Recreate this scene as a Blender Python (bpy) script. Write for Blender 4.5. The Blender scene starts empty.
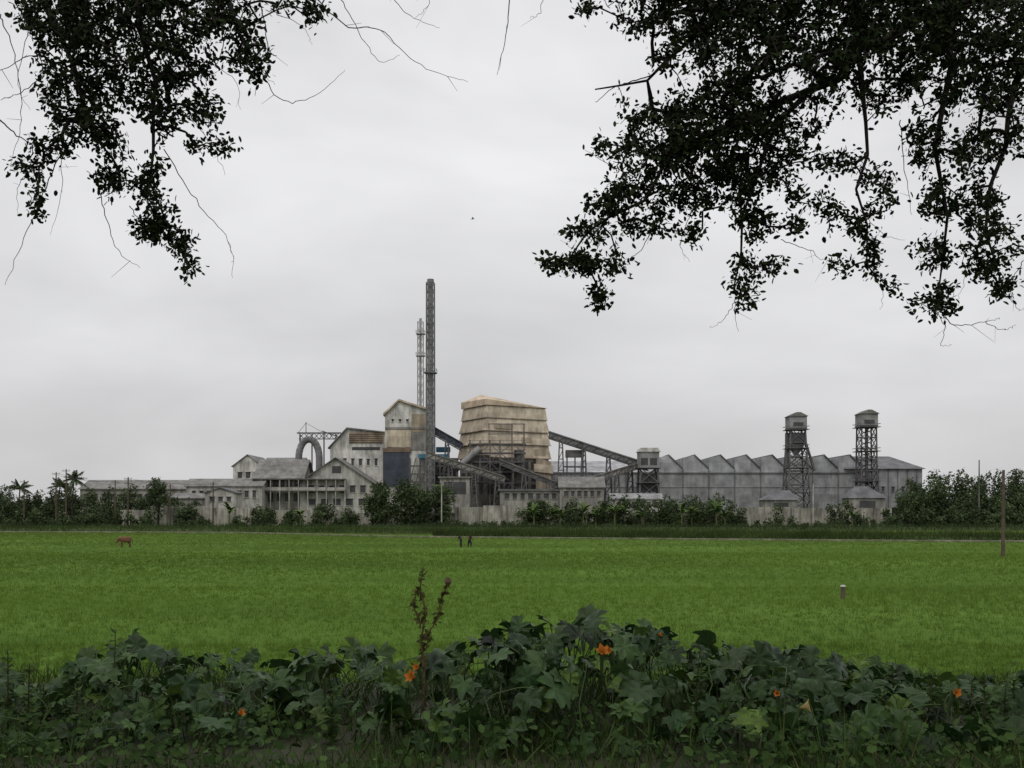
import bpy, math, random
import numpy as np
from mathutils import Vector
random.seed(7); rng=np.random.default_rng(11)
scene=bpy.context.scene
scene.view_settings.view_transform='Standard'
try: scene.view_settings.look='None'
except Exception: pass
scene.view_settings.exposure=0
EYE=4.5; HP=512.0; F=1000.0
def X(px,d): return (px-512.0)*d/F
def Z(py,d): return EYE+(HP-py)*d/F
def V(px,py,d): return (X(px,d),d,Z(py,d))

# ------------------------------------------------------------------ materials
MATS={}
def nmat(name):
    m=bpy.data.materials.new(name); m.use_nodes=True
    nt=m.node_tree; b=nt.nodes['Principled BSDF']
    return m,nt,b
def weathered(name,col,rough=0.85,stain=(0.10,0.07,0.05),amt=0.45,streak=True,metal=0.0,spec=0.2,sc=1.0,panel=0.0):
    if name in MATS: return MATS[name]
    m,nt,b=nmat(name); N=nt.nodes; L=nt.links
    tc=N.new('ShaderNodeTexCoord')
    mp=N.new('ShaderNodeMapping'); L.new(tc.outputs['Object'],mp.inputs[0])
    mp.inputs['Scale'].default_value=(0.55*sc,0.55*sc,0.09*sc if streak else 0.5*sc)
    n1=N.new('ShaderNodeTexNoise'); n1.inputs['Scale'].default_value=1.6; n1.inputs['Detail'].default_value=6; n1.inputs['Roughness'].default_value=0.65
    L.new(mp.outputs[0],n1.inputs['Vector'])
    r=N.new('ShaderNodeValToRGB'); r.color_ramp.elements[0].position=0.38; r.color_ramp.elements[1].position=0.66
    r.color_ramp.elements[0].color=(0,0,0,1); r.color_ramp.elements[1].color=(amt,amt,amt,1)
    L.new(n1.outputs['Fac'],r.inputs[0])
    mx=N.new('ShaderNodeMix'); mx.data_type='RGBA'
    mx.inputs[6].default_value=(*col,1); mx.inputs[7].default_value=(*stain,1)
    L.new(r.outputs[0],mx.inputs[0])
    n2=N.new('ShaderNodeTexNoise'); n2.inputs['Scale'].default_value=0.35*sc; n2.inputs['Detail'].default_value=5
    L.new(tc.outputs['Object'],n2.inputs['Vector'])
    mr=N.new('ShaderNodeMapRange'); mr.inputs[1].default_value=.3; mr.inputs[2].default_value=.7; mr.inputs[3].default_value=0.66; mr.inputs[4].default_value=1.25
    L.new(n2.outputs['Fac'],mr.inputs[0])
    ml=N.new('ShaderNodeMix'); ml.data_type='RGBA'; ml.blend_type='MULTIPLY'; ml.inputs[0].default_value=1
    L.new(mx.outputs[2],ml.inputs[6]); L.new(mr.outputs[0],ml.inputs[7])
    out=ml.outputs[2]
    if panel>0:
        sx=N.new('ShaderNodeSeparateXYZ'); L.new(tc.outputs['Object'],sx.inputs[0])
        fl=N.new('ShaderNodeMath'); fl.operation='MULTIPLY'; fl.inputs[1].default_value=1/panel; L.new(sx.outputs[0],fl.inputs[0])
        fl2=N.new('ShaderNodeMath'); fl2.operation='FLOOR'; L.new(fl.outputs[0],fl2.inputs[0])
        zz=N.new('ShaderNodeMath'); zz.operation='MULTIPLY'; zz.inputs[1].default_value=1/2.6; L.new(sx.outputs[2],zz.inputs[0])
        z2=N.new('ShaderNodeMath'); z2.operation='FLOOR'; L.new(zz.outputs[0],z2.inputs[0])
        cb=N.new('ShaderNodeCombineXYZ'); L.new(fl2.outputs[0],cb.inputs[0]); L.new(z2.outputs[0],cb.inputs[1])
        wn=N.new('ShaderNodeTexWhiteNoise'); L.new(cb.outputs[0],wn.inputs['Vector'])
        m2=N.new('ShaderNodeMapRange'); m2.inputs[3].default_value=0.84; m2.inputs[4].default_value=1.12; L.new(wn.outputs['Value'],m2.inputs[0])
        m3=N.new('ShaderNodeMix'); m3.data_type='RGBA'; m3.blend_type='MULTIPLY'; m3.inputs[0].default_value=1
        L.new(out,m3.inputs[6]); L.new(m2.outputs[0],m3.inputs[7]); out=m3.outputs[2]
    L.new(out,b.inputs['Base Color'])
    b.inputs['Roughness'].default_value=rough; b.inputs['Metallic'].default_value=metal
    b.inputs['Specular IOR Level'].default_value=spec
    MATS[name]=m; return m
def leafmat(name,rough=0.55,trans=0.25,veins=False,spec=0.3):
    m,nt,b=nmat(name); N=nt.nodes; L=nt.links
    at=N.new('ShaderNodeAttribute'); at.attribute_name='Col'
    col=at.outputs['Color']
    if veins:
        lc=N.new('ShaderNodeAttribute'); lc.attribute_name='lc'
        sx=N.new('ShaderNodeSeparateXYZ'); L.new(lc.outputs['Vector'],sx.inputs[0])
        a=N.new('ShaderNodeMath'); a.operation='ARCTAN2'; L.new(sx.outputs[1],a.inputs[0]); L.new(sx.outputs[0],a.inputs[1])
        k=N.new('ShaderNodeMath'); k.operation='MULTIPLY'; k.inputs[1].default_value=3.5; L.new(a.outputs[0],k.inputs[0])
        s=N.new('ShaderNodeMath'); s.operation='SINE'; L.new(k.outputs[0],s.inputs[0])
        ab=N.new('ShaderNodeMath'); ab.operation='ABSOLUTE'; L.new(s.outputs[0],ab.inputs[0])
        ln=N.new('ShaderNodeVectorMath'); ln.operation='LENGTH'; L.new(lc.outputs['Vector'],ln.inputs[0])
        mu=N.new('ShaderNodeMath'); mu.operation='MULTIPLY'; L.new(ab.outputs[0],mu.inputs[0]); L.new(ln.outputs['Value'],mu.inputs[1])
        mr=N.new('ShaderNodeMapRange'); mr.inputs[1].default_value=0.0; mr.inputs[2].default_value=0.09; mr.inputs[3].default_value=1.7; mr.inputs[4].default_value=1.0
        L.new(mu.outputs[0],mr.inputs[0])
        tc=N.new('ShaderNodeTexCoord'); no=N.new('ShaderNodeTexNoise'); no.inputs['Scale'].default_value=22; no.inputs['Detail'].default_value=5
        L.new(tc.outputs['Object'],no.inputs['Vector'])
        mr2=N.new('ShaderNodeMapRange'); mr2.inputs[3].default_value=0.5; mr2.inputs[4].default_value=1.5; L.new(no.outputs['Fac'],mr2.inputs[0])
        mm=N.new('ShaderNodeMath'); mm.operation='MULTIPLY'; L.new(mr.outputs[0],mm.inputs[0]); L.new(mr2.outputs[0],mm.inputs[1])
        mx=N.new('ShaderNodeMix'); mx.data_type='RGBA'; mx.blend_type='MULTIPLY'; mx.inputs[0].default_value=1
        L.new(col,mx.inputs[6]); L.new(mm.outputs[0],mx.inputs[7]); col=mx.outputs[2]
        bp=N.new('ShaderNodeBump'); bp.inputs['Strength'].default_value=0.5; bp.inputs['Distance'].default_value=0.01
        L.new(mm.outputs[0],bp.inputs['Height']); L.new(bp.outputs[0],b.inputs['Normal'])
    L.new(col,b.inputs['Base Color']); b.inputs['Roughness'].default_value=rough
    b.inputs['Specular IOR Level'].default_value=spec
    if trans>0:
        tr=N.new('ShaderNodeBsdfTranslucent'); L.new(col,tr.inputs['Color'])
        ms=N.new('ShaderNodeMixShader'); ms.inputs[0].default_value=trans
        L.new(b.outputs[0],ms.inputs[1]); L.new(tr.outputs[0],ms.inputs[2])
        L.new(ms.outputs[0],N['Material Output'].inputs[0])
    return m

# ------------------------------------------------------------------ mesh helpers
def mesh_np(name,verts,faces,mat,col=None,lc=None,smooth=False,parent=None):
    me=bpy.data.meshes.new(name)
    verts=np.asarray(verts,np.float32)
    me.vertices.add(len(verts)); me.vertices.foreach_set('co',verts.ravel())
    loops=np.concatenate([f.ravel() for f in faces]).astype(np.int32)
    tot=np.concatenate([np.full(len(f),f.shape[1],np.int32) for f in faces])
    st=np.concatenate([[0],np.cumsum(tot)[:-1]]).astype(np.int32)
    me.loops.add(len(loops)); me.loops.foreach_set('vertex_index',loops)
    me.polygons.add(len(tot)); me.polygons.foreach_set('loop_start',st)
    try: me.polygons.foreach_set('loop_total',tot)
    except Exception: pass
    if smooth: me.polygons.foreach_set('use_smooth',np.ones(len(tot),bool))
    if col is not None:
        a=me.attributes.new('Col','FLOAT_COLOR','POINT')
        c=np.ones((len(verts),4),np.float32); c[:,:3]=col; a.data.foreach_set('color',c.ravel())
    if lc is not None:
        a=me.attributes.new('lc','FLOAT_VECTOR','POINT'); a.data.foreach_set('vector',np.asarray(lc,np.float32).ravel())
    me.update(calc_edges=True); me.validate()
    ob=bpy.data.objects.new(name,me); scene.collection.objects.link(ob)
    me.materials.append(mat)
    if parent: ob.parent=parent
    return ob
def norm(a): return a/np.maximum(np.linalg.norm(a,axis=-1,keepdims=True),1e-9)
def frames(d,n):
    d=norm(d); y=norm(np.cross(n,d)); z=np.cross(d,y)
    return np.stack([d,y,z],axis=-1)
def inst(T,TF,R,pos,scale,col):
    T=np.asarray(T,float); n=len(pos); k=len(T)
    scale=np.asarray(scale,float)
    if scale.ndim==1: scale=np.repeat(scale[:,None],3,1)
    loc=T[None]*scale[:,None,:]
    v=np.einsum('nij,nkj->nki',R,loc)+pos[:,None,:]
    off=(np.arange(n)*k)[:,None,None]
    fs=[(np.asarray(f)[None]+off).reshape(-1,np.asarray(f).shape[1]) for f in TF]
    c=np.repeat(np.asarray(col)[:,None,:],k,1).reshape(-1,3)
    lc=np.tile(T,(n,1))
    return v.reshape(-1,3),fs,c,lc
def merge(parts):
    vs=[];fs=[];cs=[];ls=[];o=0
    for v,f,c,l in parts:
        vs.append(v); fs+= [x+o for x in f]; cs.append(c); ls.append(l); o+=len(v)
    return np.concatenate(vs),fs,np.concatenate(cs),np.concatenate(ls)
def rdir(n): return norm(rng.normal(size=(n,3)))
def tubes(P,Q,r0,r1,k=5):
    P=np.asarray(P,float);Q=np.asarray(Q,float); n=len(P)
    d=norm(Q-P); a=np.where(np.abs(d[:,2:3])<0.9,np.array([[0,0,1.]]),np.array([[1.,0,0]]))
    u=norm(np.cross(d,a)); w=np.cross(d,u)
    t=np.arange(k)*2*math.pi/k
    ring=np.cos(t)[None,:,None]*u[:,None]+np.sin(t)[None,:,None]*w[:,None]
    A=P[:,None]+ring*np.asarray(r0)[:,None,None]; B=Q[:,None]+ring*np.asarray(r1)[:,None,None]
    v=np.concatenate([A,B],1).reshape(-1,3)
    i=np.arange(k); j=(i+1)%k
    f=np.stack([i,j,j+k,i+k],1)
    fs=(f[None]+(np.arange(n)*2*k)[:,None,None]).reshape(-1,4)
    return v,[fs]

class Build:
    def __init__(s,name):
        s.name=name; s.p={}
    def _g(s,part,mat):
        return s.p.setdefault(part,([],[],mat))
    def poly(s,part,mat,vs,fs):
        V_,F_,_=s._g(part,mat); o=len(V_); V_+= [tuple(v) for v in vs]; F_+= [tuple(i+o for i in f) for f in fs]
    def box(s,part,mat,x0,x1,y0,y1,z0,z1):
        s.poly(part,mat,[(x0,y0,z0),(x1,y0,z0),(x1,y1,z0),(x0,y1,z0),(x0,y0,z1),(x1,y0,z1),(x1,y1,z1),(x0,y1,z1)],
          [(0,3,2,1),(4,5,6,7),(0,1,5,4),(1,2,6,5),(2,3,7,6),(3,0,4,7)])
    def pbox(s,part,mat,px0,px1,pt,pb,d,th):
        z0=0 if pb is None else Z(pb,d)
        s.box(part,mat,X(px0,d),X(px1,d),d,d+th,z0,Z(pt,d))
    def prism(s,part,mat,pts,y0,y1):
        n=len(pts)
        vs=[(x,y0,z) for x,z in pts]+[(x,y1,z) for x,z in pts]
        fs=[tuple(range(n)),tuple(range(2*n-1,n-1,-1))]+[(i,i+n,(i+1)%n+n,(i+1)%n) for i in range(n)]
        s.poly(part,mat,vs,fs)
    def beam(s,part,mat,p,q,w,h=None):
        h=h or w; p=Vector(p);q=Vector(q); d=(q-p).normalized()
        a=Vector((0,0,1)) if abs(d.z)<0.95 else Vector((0,1,0))
        u=d.cross(a).normalized()*w/2; v=u.cross(d).normalized()*h/2
        vs=[p-u-v,p+u-v,p+u+v,p-u+v,q-u-v,q+u-v,q+u+v,q-u+v]
        s.poly(part,mat,vs,[(0,3,2,1),(4,5,6,7),(0,1,5,4),(1,2,6,5),(2,3,7,6),(3,0,4,7)])
    def cyl(s,part,mat,p,q,r0,r1=None,k=16):
        r1=r0 if r1 is None else r1
        v,f=tubes([p],[q],[r0],[r1],k)
        fs=[tuple(int(i) for i in x) for x in f[0]]+[tuple(range(k-1,-1,-1)),tuple(range(k,2*k))]
        s.poly(part,mat,[tuple(x) for x in v],fs)
    def lattice(s,part,mat,cx,cy,w0,w1,z0,z1,n,r,diag=True):
        cs=[(-1,-1),(1,-1),(1,1),(-1,1)]
        def pt(c,t): w=(w0+(w1-w0)*t)/2; return (cx+c[0]*w,cy+c[1]*w,z0+(z1-z0)*t)
        for c in cs: s.beam(part,mat,pt(c,0),pt(c,1),r*1.5)
        for i in range(n):
            t0=i/n;t1=(i+1)/n
            for j in range(4):
                a=cs[j];b=cs[(j+1)%4]
                s.beam(part,mat,pt(a,t1),pt(b,t1),r)
                if diag:
                    s.beam(part,mat,pt(a,t0),pt(b,t1),r*0.8); s.beam(part,mat,pt(b,t0),pt(a,t1),r*0.8)
    def windows(s,mat_g,mat_f,px0,px1,py0,py1,d,nx,ny,fill=0.6,fz=0.6):
        x0,x1=X(px0,d),X(px1,d); z1,z0=Z(py0,d),Z(py1,d)
        cw=(x1-x0)/nx; ch=(z1-z0)/ny
        for i in range(nx):
            for j in range(ny):
                cx=x0+(i+.5)*cw; cz=z0+(j+.5)*ch; w=cw*fill/2*random.uniform(.8,1.1); h=ch*fz/2*random.uniform(.85,1.05)
                s.box('window_panes',mat_g,cx-w,cx+w,d-0.04,d+0.02,cz-h,cz+h)
                s.box('window_sills',mat_f,cx-w-.15,cx+w+.15,d-0.22,d+0.02,cz-h-.18,cz-h-0.004)
                s.box('window_sills',mat_f,cx-w-.15,cx+w+.15,d-0.35,d+0.02,cz+h+.004,cz+h+.16)
    def gable(s,wp,wm,rp,rm,px0,px1,pe,pr,d,th,ov=0.5,axis='y',pb=None):
        x0,x1=X(px0,d),X(px1,d); ze=Z(pe,d); zr=Z(pr,d); z0=0 if pb is None else Z(pb,d)
        if axis=='y':
            xm=(x0+x1)/2
            s.prism(wp,wm,[(x0,z0),(x1,z0),(x1,ze),(xm,zr),(x0,ze)],d,d+th)
            t=0.25
            for sg,xe in ((-1,x0),(1,x1)):
                sl=(zr-ze)/(abs(xm-xe)); xo=xe+sg*ov; zo=ze-sl*ov
                pts=[(xm,zr+.02),(xo,zo+.02),(xo,zo+t),(xm,zr+t)]
                s.prism(rp,rm,pts if sg<0 else pts[::-1],d-ov,d+th+ov)
        else:
            s.box(wp,wm,x0,x1,d,d+th,z0,ze)
            ym=d+th/2
            s.poly(wp,wm,[(x0,d,ze),(x0,d+th,ze),(x0,ym,zr),(x1,d,ze),(x1,d+th,ze),(x1,ym,zr)],[(0,1,2),(3,5,4)])
            sl=(zr-ze)/(th/2)
            for ye,sg in ((d,-1),(d+th,1)):
                yo=ye+sg*ov; zo=ze-sl*ov
                vs=[(x0-ov,ym,zr+.02),(x1+ov,ym,zr+.02),(x1+ov,yo,zo+.02),(x0-ov,yo,zo+.02)]
                vs+= [(a,b_,c+.25) for a,b_,c in vs]
                s.poly(rp,rm,vs,[(0,1,2,3),(7,6,5,4),(0,4,5,1),(1,5,6,2),(2,6,7,3),(3,7,4,0)])
    def done(s):
        e=bpy.data.objects.new(s.name,None); scene.collection.objects.link(e)
        for part,(vs,fs,mat) in s.p.items():
            me=bpy.data.meshes.new(part); me.from_pydata(vs,[],fs); me.validate(); me.materials.append(mat)
            o=bpy.data.objects.new(part,me); scene.collection.objects.link(o); o.parent=e
        return e

# palette; factory tones are paled to carry distance haze in the colour
M_white=weathered('white_plaster',(0.58,0.57,0.54),stain=(0.24,0.225,0.20),amt=.8)
M_white2=weathered('dingy_plaster',(0.43,0.42,0.39),stain=(0.19,0.18,0.16),amt=.85)
M_shed=weathered('shed_sheeting',(0.265,0.27,0.285),stain=(0.18,0.17,0.17),amt=.6,panel=4.4)
M_shedtop=weathered('shed_teeth_sheeting',(0.34,0.345,0.365),stain=(0.22,0.21,0.21),amt=.5,panel=4.4)
M_dkroof=weathered('dark_roofing',(0.135,0.135,0.145),stain=(0.10,0.095,0.09))
M_groof=weathered('asbestos_roof',(0.20,0.195,0.185),stain=(0.11,0.105,0.10),amt=.8)
M_beige=weathered('beige_cladding',(0.52,0.455,0.36),stain=(0.31,0.25,0.185),amt=.8,panel=5.0)
M_beiger=weathered('beige_roof',(0.50,0.41,0.31),stain=(0.34,0.26,0.19),amt=.7,panel=5.0)
M_beige2=weathered('tan_cladding',(0.37,0.315,0.245),stain=(0.20,0.16,0.115),amt=.7)
M_conc=weathered('stained_concrete',(0.28,0.265,0.245),stain=(0.12,0.113,0.105),amt=.85)
M_steel=weathered('dark_steel',(0.10,0.102,0.11),stain=(0.13,0.105,0.09),amt=.5)
M_steel2=weathered('grey_steel',(0.25,0.255,0.26),stain=(0.16,0.14,0.13),amt=.5)
M_stack=weathered('stack_steel',(0.36,0.36,0.365),stain=(0.19,0.185,0.18),amt=.8)
M_lat=weathered('lattice_steel',(0.17,0.172,0.178),stain=(0.13,0.125,0.12),amt=.5)
M_rust=weathered('rust_sheet',(0.23,0.165,0.115),stain=(0.12,0.09,0.07),amt=.8)
M_blue=weathered('blue_sheet',(0.07,0.20,0.29),stain=(0.08,0.10,0.12),amt=.5)
M_navy=weathered('navy_sheet',(0.055,0.067,0.09),stain=(0.05,0.05,0.055),amt=.6)
M_dark=weathered('dark_opening',(0.058,0.06,0.064),stain=(0.07,0.066,0.063),rough=.6)  # dark panes, plus painted shade for openings and tier gaps
M_wall=weathered('boundary_wall_render',(0.36,0.34,0.30),stain=(0.10,0.10,0.08),amt=.95)
M_wood=weathered('weathered_wood',(0.10,0.075,0.055),stain=(0.05,0.04,0.03),sc=4)
M_bark=weathered('bark',(0.03,0.025,0.02),stain=(0.02,0.016,0.012),sc=8)
M_leafT=leafmat('overhead_leaf',trans=0,rough=.8,spec=.06)
M_leafD=leafmat('distant_foliage',trans=0,rough=.9,spec=.08)
M_grass=leafmat('grass_blade',trans=.22,rough=.75,spec=.05)
M_pump=leafmat('pumpkin_leaf',trans=.16,rough=.45,veins=True,spec=.2)
M_flower=leafmat('flower_petal',trans=.3,rough=.7,spec=.1)

# ------------------------------------------------------------------ ground
def ground():
    m,nt,b=nmat('paddy_field_ground'); N=nt.nodes;L=nt.links
    tc=N.new('ShaderNodeTexCoord')
    def noise(s,d,ms=(1,1,1)):
        mp=N.new('ShaderNodeMapping'); mp.inputs['Scale'].default_value=ms; L.new(tc.outputs['Object'],mp.inputs[0])
        n=N.new('ShaderNodeTexNoise'); n.inputs['Scale'].default_value=s; n.inputs['Detail'].default_value=d; L.new(mp.outputs[0],n.inputs['Vector']); return n
    n1=noise(0.04,6,(0.5,1.6,1)); n2=noise(2.2,5)
    r=N.new('ShaderNodeValToRGB'); r.color_ramp.elements[0].color=(0.052,0.098,0.014,1); r.color_ramp.elements[1].color=(0.085,0.15,0.024,1)
    r.color_ramp.elements[0].position=.35; r.color_ramp.elements[1].position=.65
    L.new(n1.outputs['Fac'],r.inputs[0])
    mr=N.new('ShaderNodeMapRange'); mr.inputs[3].default_value=.6; mr.inputs[4].default_value=1.3; L.new(n2.outputs['Fac'],mr.inputs[0])
    mx=N.new('ShaderNodeMix'); mx.data_type='RGBA'; mx.blend_type='MULTIPLY'; mx.inputs[0].default_value=1
    L.new(r.outputs[0],mx.inputs[6]); L.new(mr.outputs[0],mx.inputs[7]); L.new(mx.outputs[2],b.inputs['Base Color'])
    b.inputs['Roughness'].default_value=.95; b.inputs['Specular IOR Level'].default_value=.03
    bp=N.new('ShaderNodeBump'); bp.inputs['Strength'].default_value=.6; bp.inputs['Distance'].default_value=.1; L.new(n2.outputs['Fac'],bp.inputs['Height']); L.new(bp.outputs[0],b.inputs['Normal'])
    ys=[-60,-20,0,3,5,6,7,8,8.8,9.6,10.6,12,13.5,14.5,16,20,30,50,90,150,250,500,1200,4000]
    def h(y):
        if y<=8.8: return 3.0
        if y>=14.5: return 0.0
        t=(y-8.8)/5.7; return 3*(1-t*t*(3-2*t))
    xs=[-4000,-1000,-300,-100,-40,-20]+[ -12+i*0.8 for i in range(31)]+[20,40,100,300,1000,4000]
    vs=[];fs=[]
    for y in ys:
        for x in xs:
            vs.append((x,y,h(y)+(random.uniform(-.03,.03) if y<14 else 0)))
    nx=len(xs)
    for j in range(len(ys)-1):
        for i in range(nx-1): a=j*nx+i; fs.append((a,a+1,a+1+nx,a+nx))
    me=bpy.data.meshes.new('ground'); me.from_pydata(vs,[],fs); me.materials.append(m)
    m2=weathered('embankment_soil',(0.035,0.036,0.02),stain=(0.018,0.024,0.011),sc=4,streak=False)
    me.materials.append(m2)
    for p in me.polygons:
        if p.center.y<13.5: p.material_index=1
    o=bpy.data.objects.new('ground',me); scene.collection.objects.link(o)
ground()

# ------------------------------------------------------------------ grass helpers
TB=np.array([[0,-.5,0],[0,.5,0],[.5,.38,.06],[.5,-.38,.06],[1,0,.22]])
TBF=[np.array([[0,1,2,3]]),np.array([[3,2,4]])]
TB3=np.array([[0,-.5,0],[0,.5,0],[1,0,.1]]); TB3F=[np.array([[0,1,2]])]
def blades(pos,h,w,lean,col,simple=False):
    n=len(pos)
    az=rng.uniform(0,2*math.pi,n); ln=rng.uniform(0,lean,n)
    d=np.stack([np.cos(az)*ln,np.sin(az)*ln,np.ones(n)],1)
    a2=rng.uniform(0,2*math.pi,n)
    nn=np.stack([np.cos(a2),np.sin(a2),np.zeros(n)],1)
    R=frames(d,nn)
    return inst(TB3 if simple else TB,TB3F if simple else TBF,R,pos,np.stack([h,w,h],1),col)
def gcol(n,a,b,jit=.15):
    t=rng.uniform(0,1,(n,1)); c=np.array(a)*(1-t)+np.array(b)*t
    return np.clip(c*(1+rng.normal(0,jit,(n,1))),0.004,1)
def lowf(x,y,s):
    return (np.sin(x*s+1.3+2*np.sin(y*s*.7))+np.sin(y*s*1.9+x*s*.6+.7)+np.sin(x*s*2.3-y*s*1.1))/3
COW=(X(128,126),126.0); PE=((X(461,127),127.0),(X(469.5,128),128.0))
def field():
    parts=[]
    for d0,d1,rho,nb in ((13,34,20,8),(34,60,11,5),(60,110,5,4),(110,235,1.5,4)):
        A=(d1-d0)*(d0+d1)/2*1.35
        n=int(A*rho)
        d=np.sqrt(rng.uniform(d0**2,d1**2,n)); x=d*rng.uniform(-.68,.68,n)
        n2=n*nb
        sp=0.06+0.0007*np.repeat(d,nb)
        px=np.repeat(x,nb)+rng.normal(0,1,n2)*sp; py=np.repeat(d,nb)+rng.normal(0,1,n2)*sp
        keep=np.ones(n2,bool)
        for cx,cy in (COW,)+PE: keep&=~((np.abs(px-cx)<1.5)&(py>cy-8)&(py<cy+1))
        px=px[keep];py=py[keep]; dd=np.repeat(d,nb)[keep]; n2=len(px)
        lf=lowf(px,py,.12); lf2=lowf(px,py*2.2,.03); lf3=lowf(px*.6,py,.31)
        h=rng.uniform(.12,.26,n2)*(1+.12*lf)
        w=np.maximum(.014,.00045*dd)*rng.uniform(.7,1.3,n2)
        col=gcol(n2,(.070,.122,.017),(.104,.172,.027),.07)*(1+.09*lf+.12*lf2+.07*lf3)[:,None]
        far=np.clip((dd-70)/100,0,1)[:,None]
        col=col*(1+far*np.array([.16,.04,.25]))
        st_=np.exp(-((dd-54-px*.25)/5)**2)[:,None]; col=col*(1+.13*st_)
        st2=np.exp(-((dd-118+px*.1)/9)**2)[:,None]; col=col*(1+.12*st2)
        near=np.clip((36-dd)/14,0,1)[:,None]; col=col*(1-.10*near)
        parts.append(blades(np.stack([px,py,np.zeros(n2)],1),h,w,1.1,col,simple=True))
    v,f,c,l=merge(parts)
    mesh_np('paddy_rice_crop',v,f,M_grass,c)
field()
def bund(name,pts,width,hgt,n,ca,cb,mound=.5):
    pts=np.array(pts,float)
    t=rng.uniform(0,len(pts)-1.001,n); i=t.astype(int); fr=(t-i)[:,None]
    p=pts[i]*(1-fr)+pts[i+1]*fr
    u=rng.uniform(-1,1,n)
    x=p[:,0]+rng.normal(0,.3,n); y=p[:,1]+u*width/2
    z=mound*(1-u*u)
    lf=lowf(x,y,.35)
    h=hgt*rng.uniform(.4,1.1,n)*(1+.4*lf)
    col=gcol(n,ca,cb,.2)*(1+.28*lowf(x,y,.2))[:,None]
    v,f,c,l=blades(np.stack([x,y,z*0.9],1),h,np.full(n,.13)*rng.uniform(.6,1.5,n),.6,col,True)
    vs=[];fs=[]
    ns=40
    for k in range(ns+1):
        tt=k/ns*(len(pts)-1); ii=min(int(tt),len(pts)-2); q=pts[ii]*(1-(tt-ii))+pts[ii+1]*(tt-ii)
        for a in (-1,-.5,0,.5,1): vs.append((q[0],q[1]+a*width/2*1.05,mound*(1-a*a)-.004))
    for k in range(ns):
        for a in range(4): b0=k*5+a; fs.append((b0,b0+5,b0+6,b0+1))
    vs=np.array(vs); fs=np.array(fs)
    cc=np.tile(np.array([[.05,.07,.025]]),(len(vs),1))
    V2=np.concatenate([v,vs]); F2=f+[fs+len(v)]
    mesh_np(name,V2,F2,M_grass,np.concatenate([c,cc]))
bund('grass_bund',[(-160,236),(-60,224),(-20,206),(20,186),(60,172),(130,155)],9,1.0,26000,(.036,.060,.018),(.065,.098,.03),.8)
bund('grass_bund',[(-14,183),(20,170),(60,158),(140,144)],11,1.0,24000,(.030,.050,.015),(.055,.082,.024),.7)
bund('grass_bund',[(-170,246),(0,244),(170,240)],9,1.3,22000,(.028,.045,.018),(.06,.085,.033),.9)
b=Build('dirt_path')
M_dirt=weathered('dirt',(0.21,0.195,0.145),stain=(0.08,0.11,0.045),streak=False,amt=1.0)
vs=[(-150,226),(-60,213),(-20,178),(20,163.5),(60,151.5),(140,137)]
for i in range(5):
    a=vs[i];c=vs[i+1]
    b.poly('surface',M_dirt,[(a[0],a[1]-.7,.26),(c[0],c[1]-.7,.26),(c[0],c[1],.28),(a[0],a[1],.28),(a[0],a[1]-.7,0),(c[0],c[1]-.7,0)],[(0,1,2,3),(4,5,1,0)])
b.done()

# ------------------------------------------------------------------ distant vegetation
def clump_template(n=7,s=.55,seed=1):
    r=np.random.default_rng(seed); vs=[];fs=[]
    for i in range(n):
        c=r.normal(0,.42,3); d=norm(r.normal(size=3)); u=norm(np.cross(d,r.normal(size=3))); w=np.cross(d,u)
        a=s*r.uniform(.5,1); bb=a*r.uniform(.4,.8)
        vs+= [c-u*a,c+w*bb,c+u*a,c-w*bb]; k=4*i; fs.append([k,k+1,k+2,k+3])
    return np.array(vs),[np.array(fs)]
CT=[clump_template(seed=i) for i in range(5)]
def crown_parts(cx,cy,z0,z1,rx,ry,n,size,ca,cb,lobes=7):
    H=z1-z0; L=[]
    for i in range(lobes):
        t=rng.uniform(0.12,.82)
        L.append((cx+rng.normal(0,.42)*rx*(1-.4*t),cy+rng.normal(0,.4)*ry,z0+t*H,rx*rng.uniform(.35,.62),H*rng.uniform(.16,.3)))
    L.append((cx,cy,z0+.45*H,rx*.75,H*.45))
    L=np.array(L)
    k=rng.integers(0,len(L),n); q=L[k]
    dr=rdir(n)*rng.uniform(.6,1.08,(n,1))
    pos=np.stack([q[:,0]+dr[:,0]*q[:,3],q[:,1]+dr[:,1]*q[:,3],q[:,2]+dr[:,2]*q[:,4]],1)
    pos[:,2]=np.maximum(pos[:,2],.2)
    lob=rng.uniform(.75,1.25,len(L))[k]
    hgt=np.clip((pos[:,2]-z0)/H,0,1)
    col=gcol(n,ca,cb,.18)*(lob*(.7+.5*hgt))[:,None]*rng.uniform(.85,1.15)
    out=[]
    for j in range(5):
        m=np.arange(n)%5==j
        if m.sum()==0: continue
        R=frames(rdir(m.sum()),rdir(m.sum()))
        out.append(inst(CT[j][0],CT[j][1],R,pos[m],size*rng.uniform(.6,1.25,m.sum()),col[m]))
    return out
DG=((.032,.047,.024),(.066,.09,.038)); HZ=((.08,.093,.075),(.115,.13,.10))  # foliage greens with distance haze mixed in, strongest in HZ
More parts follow.
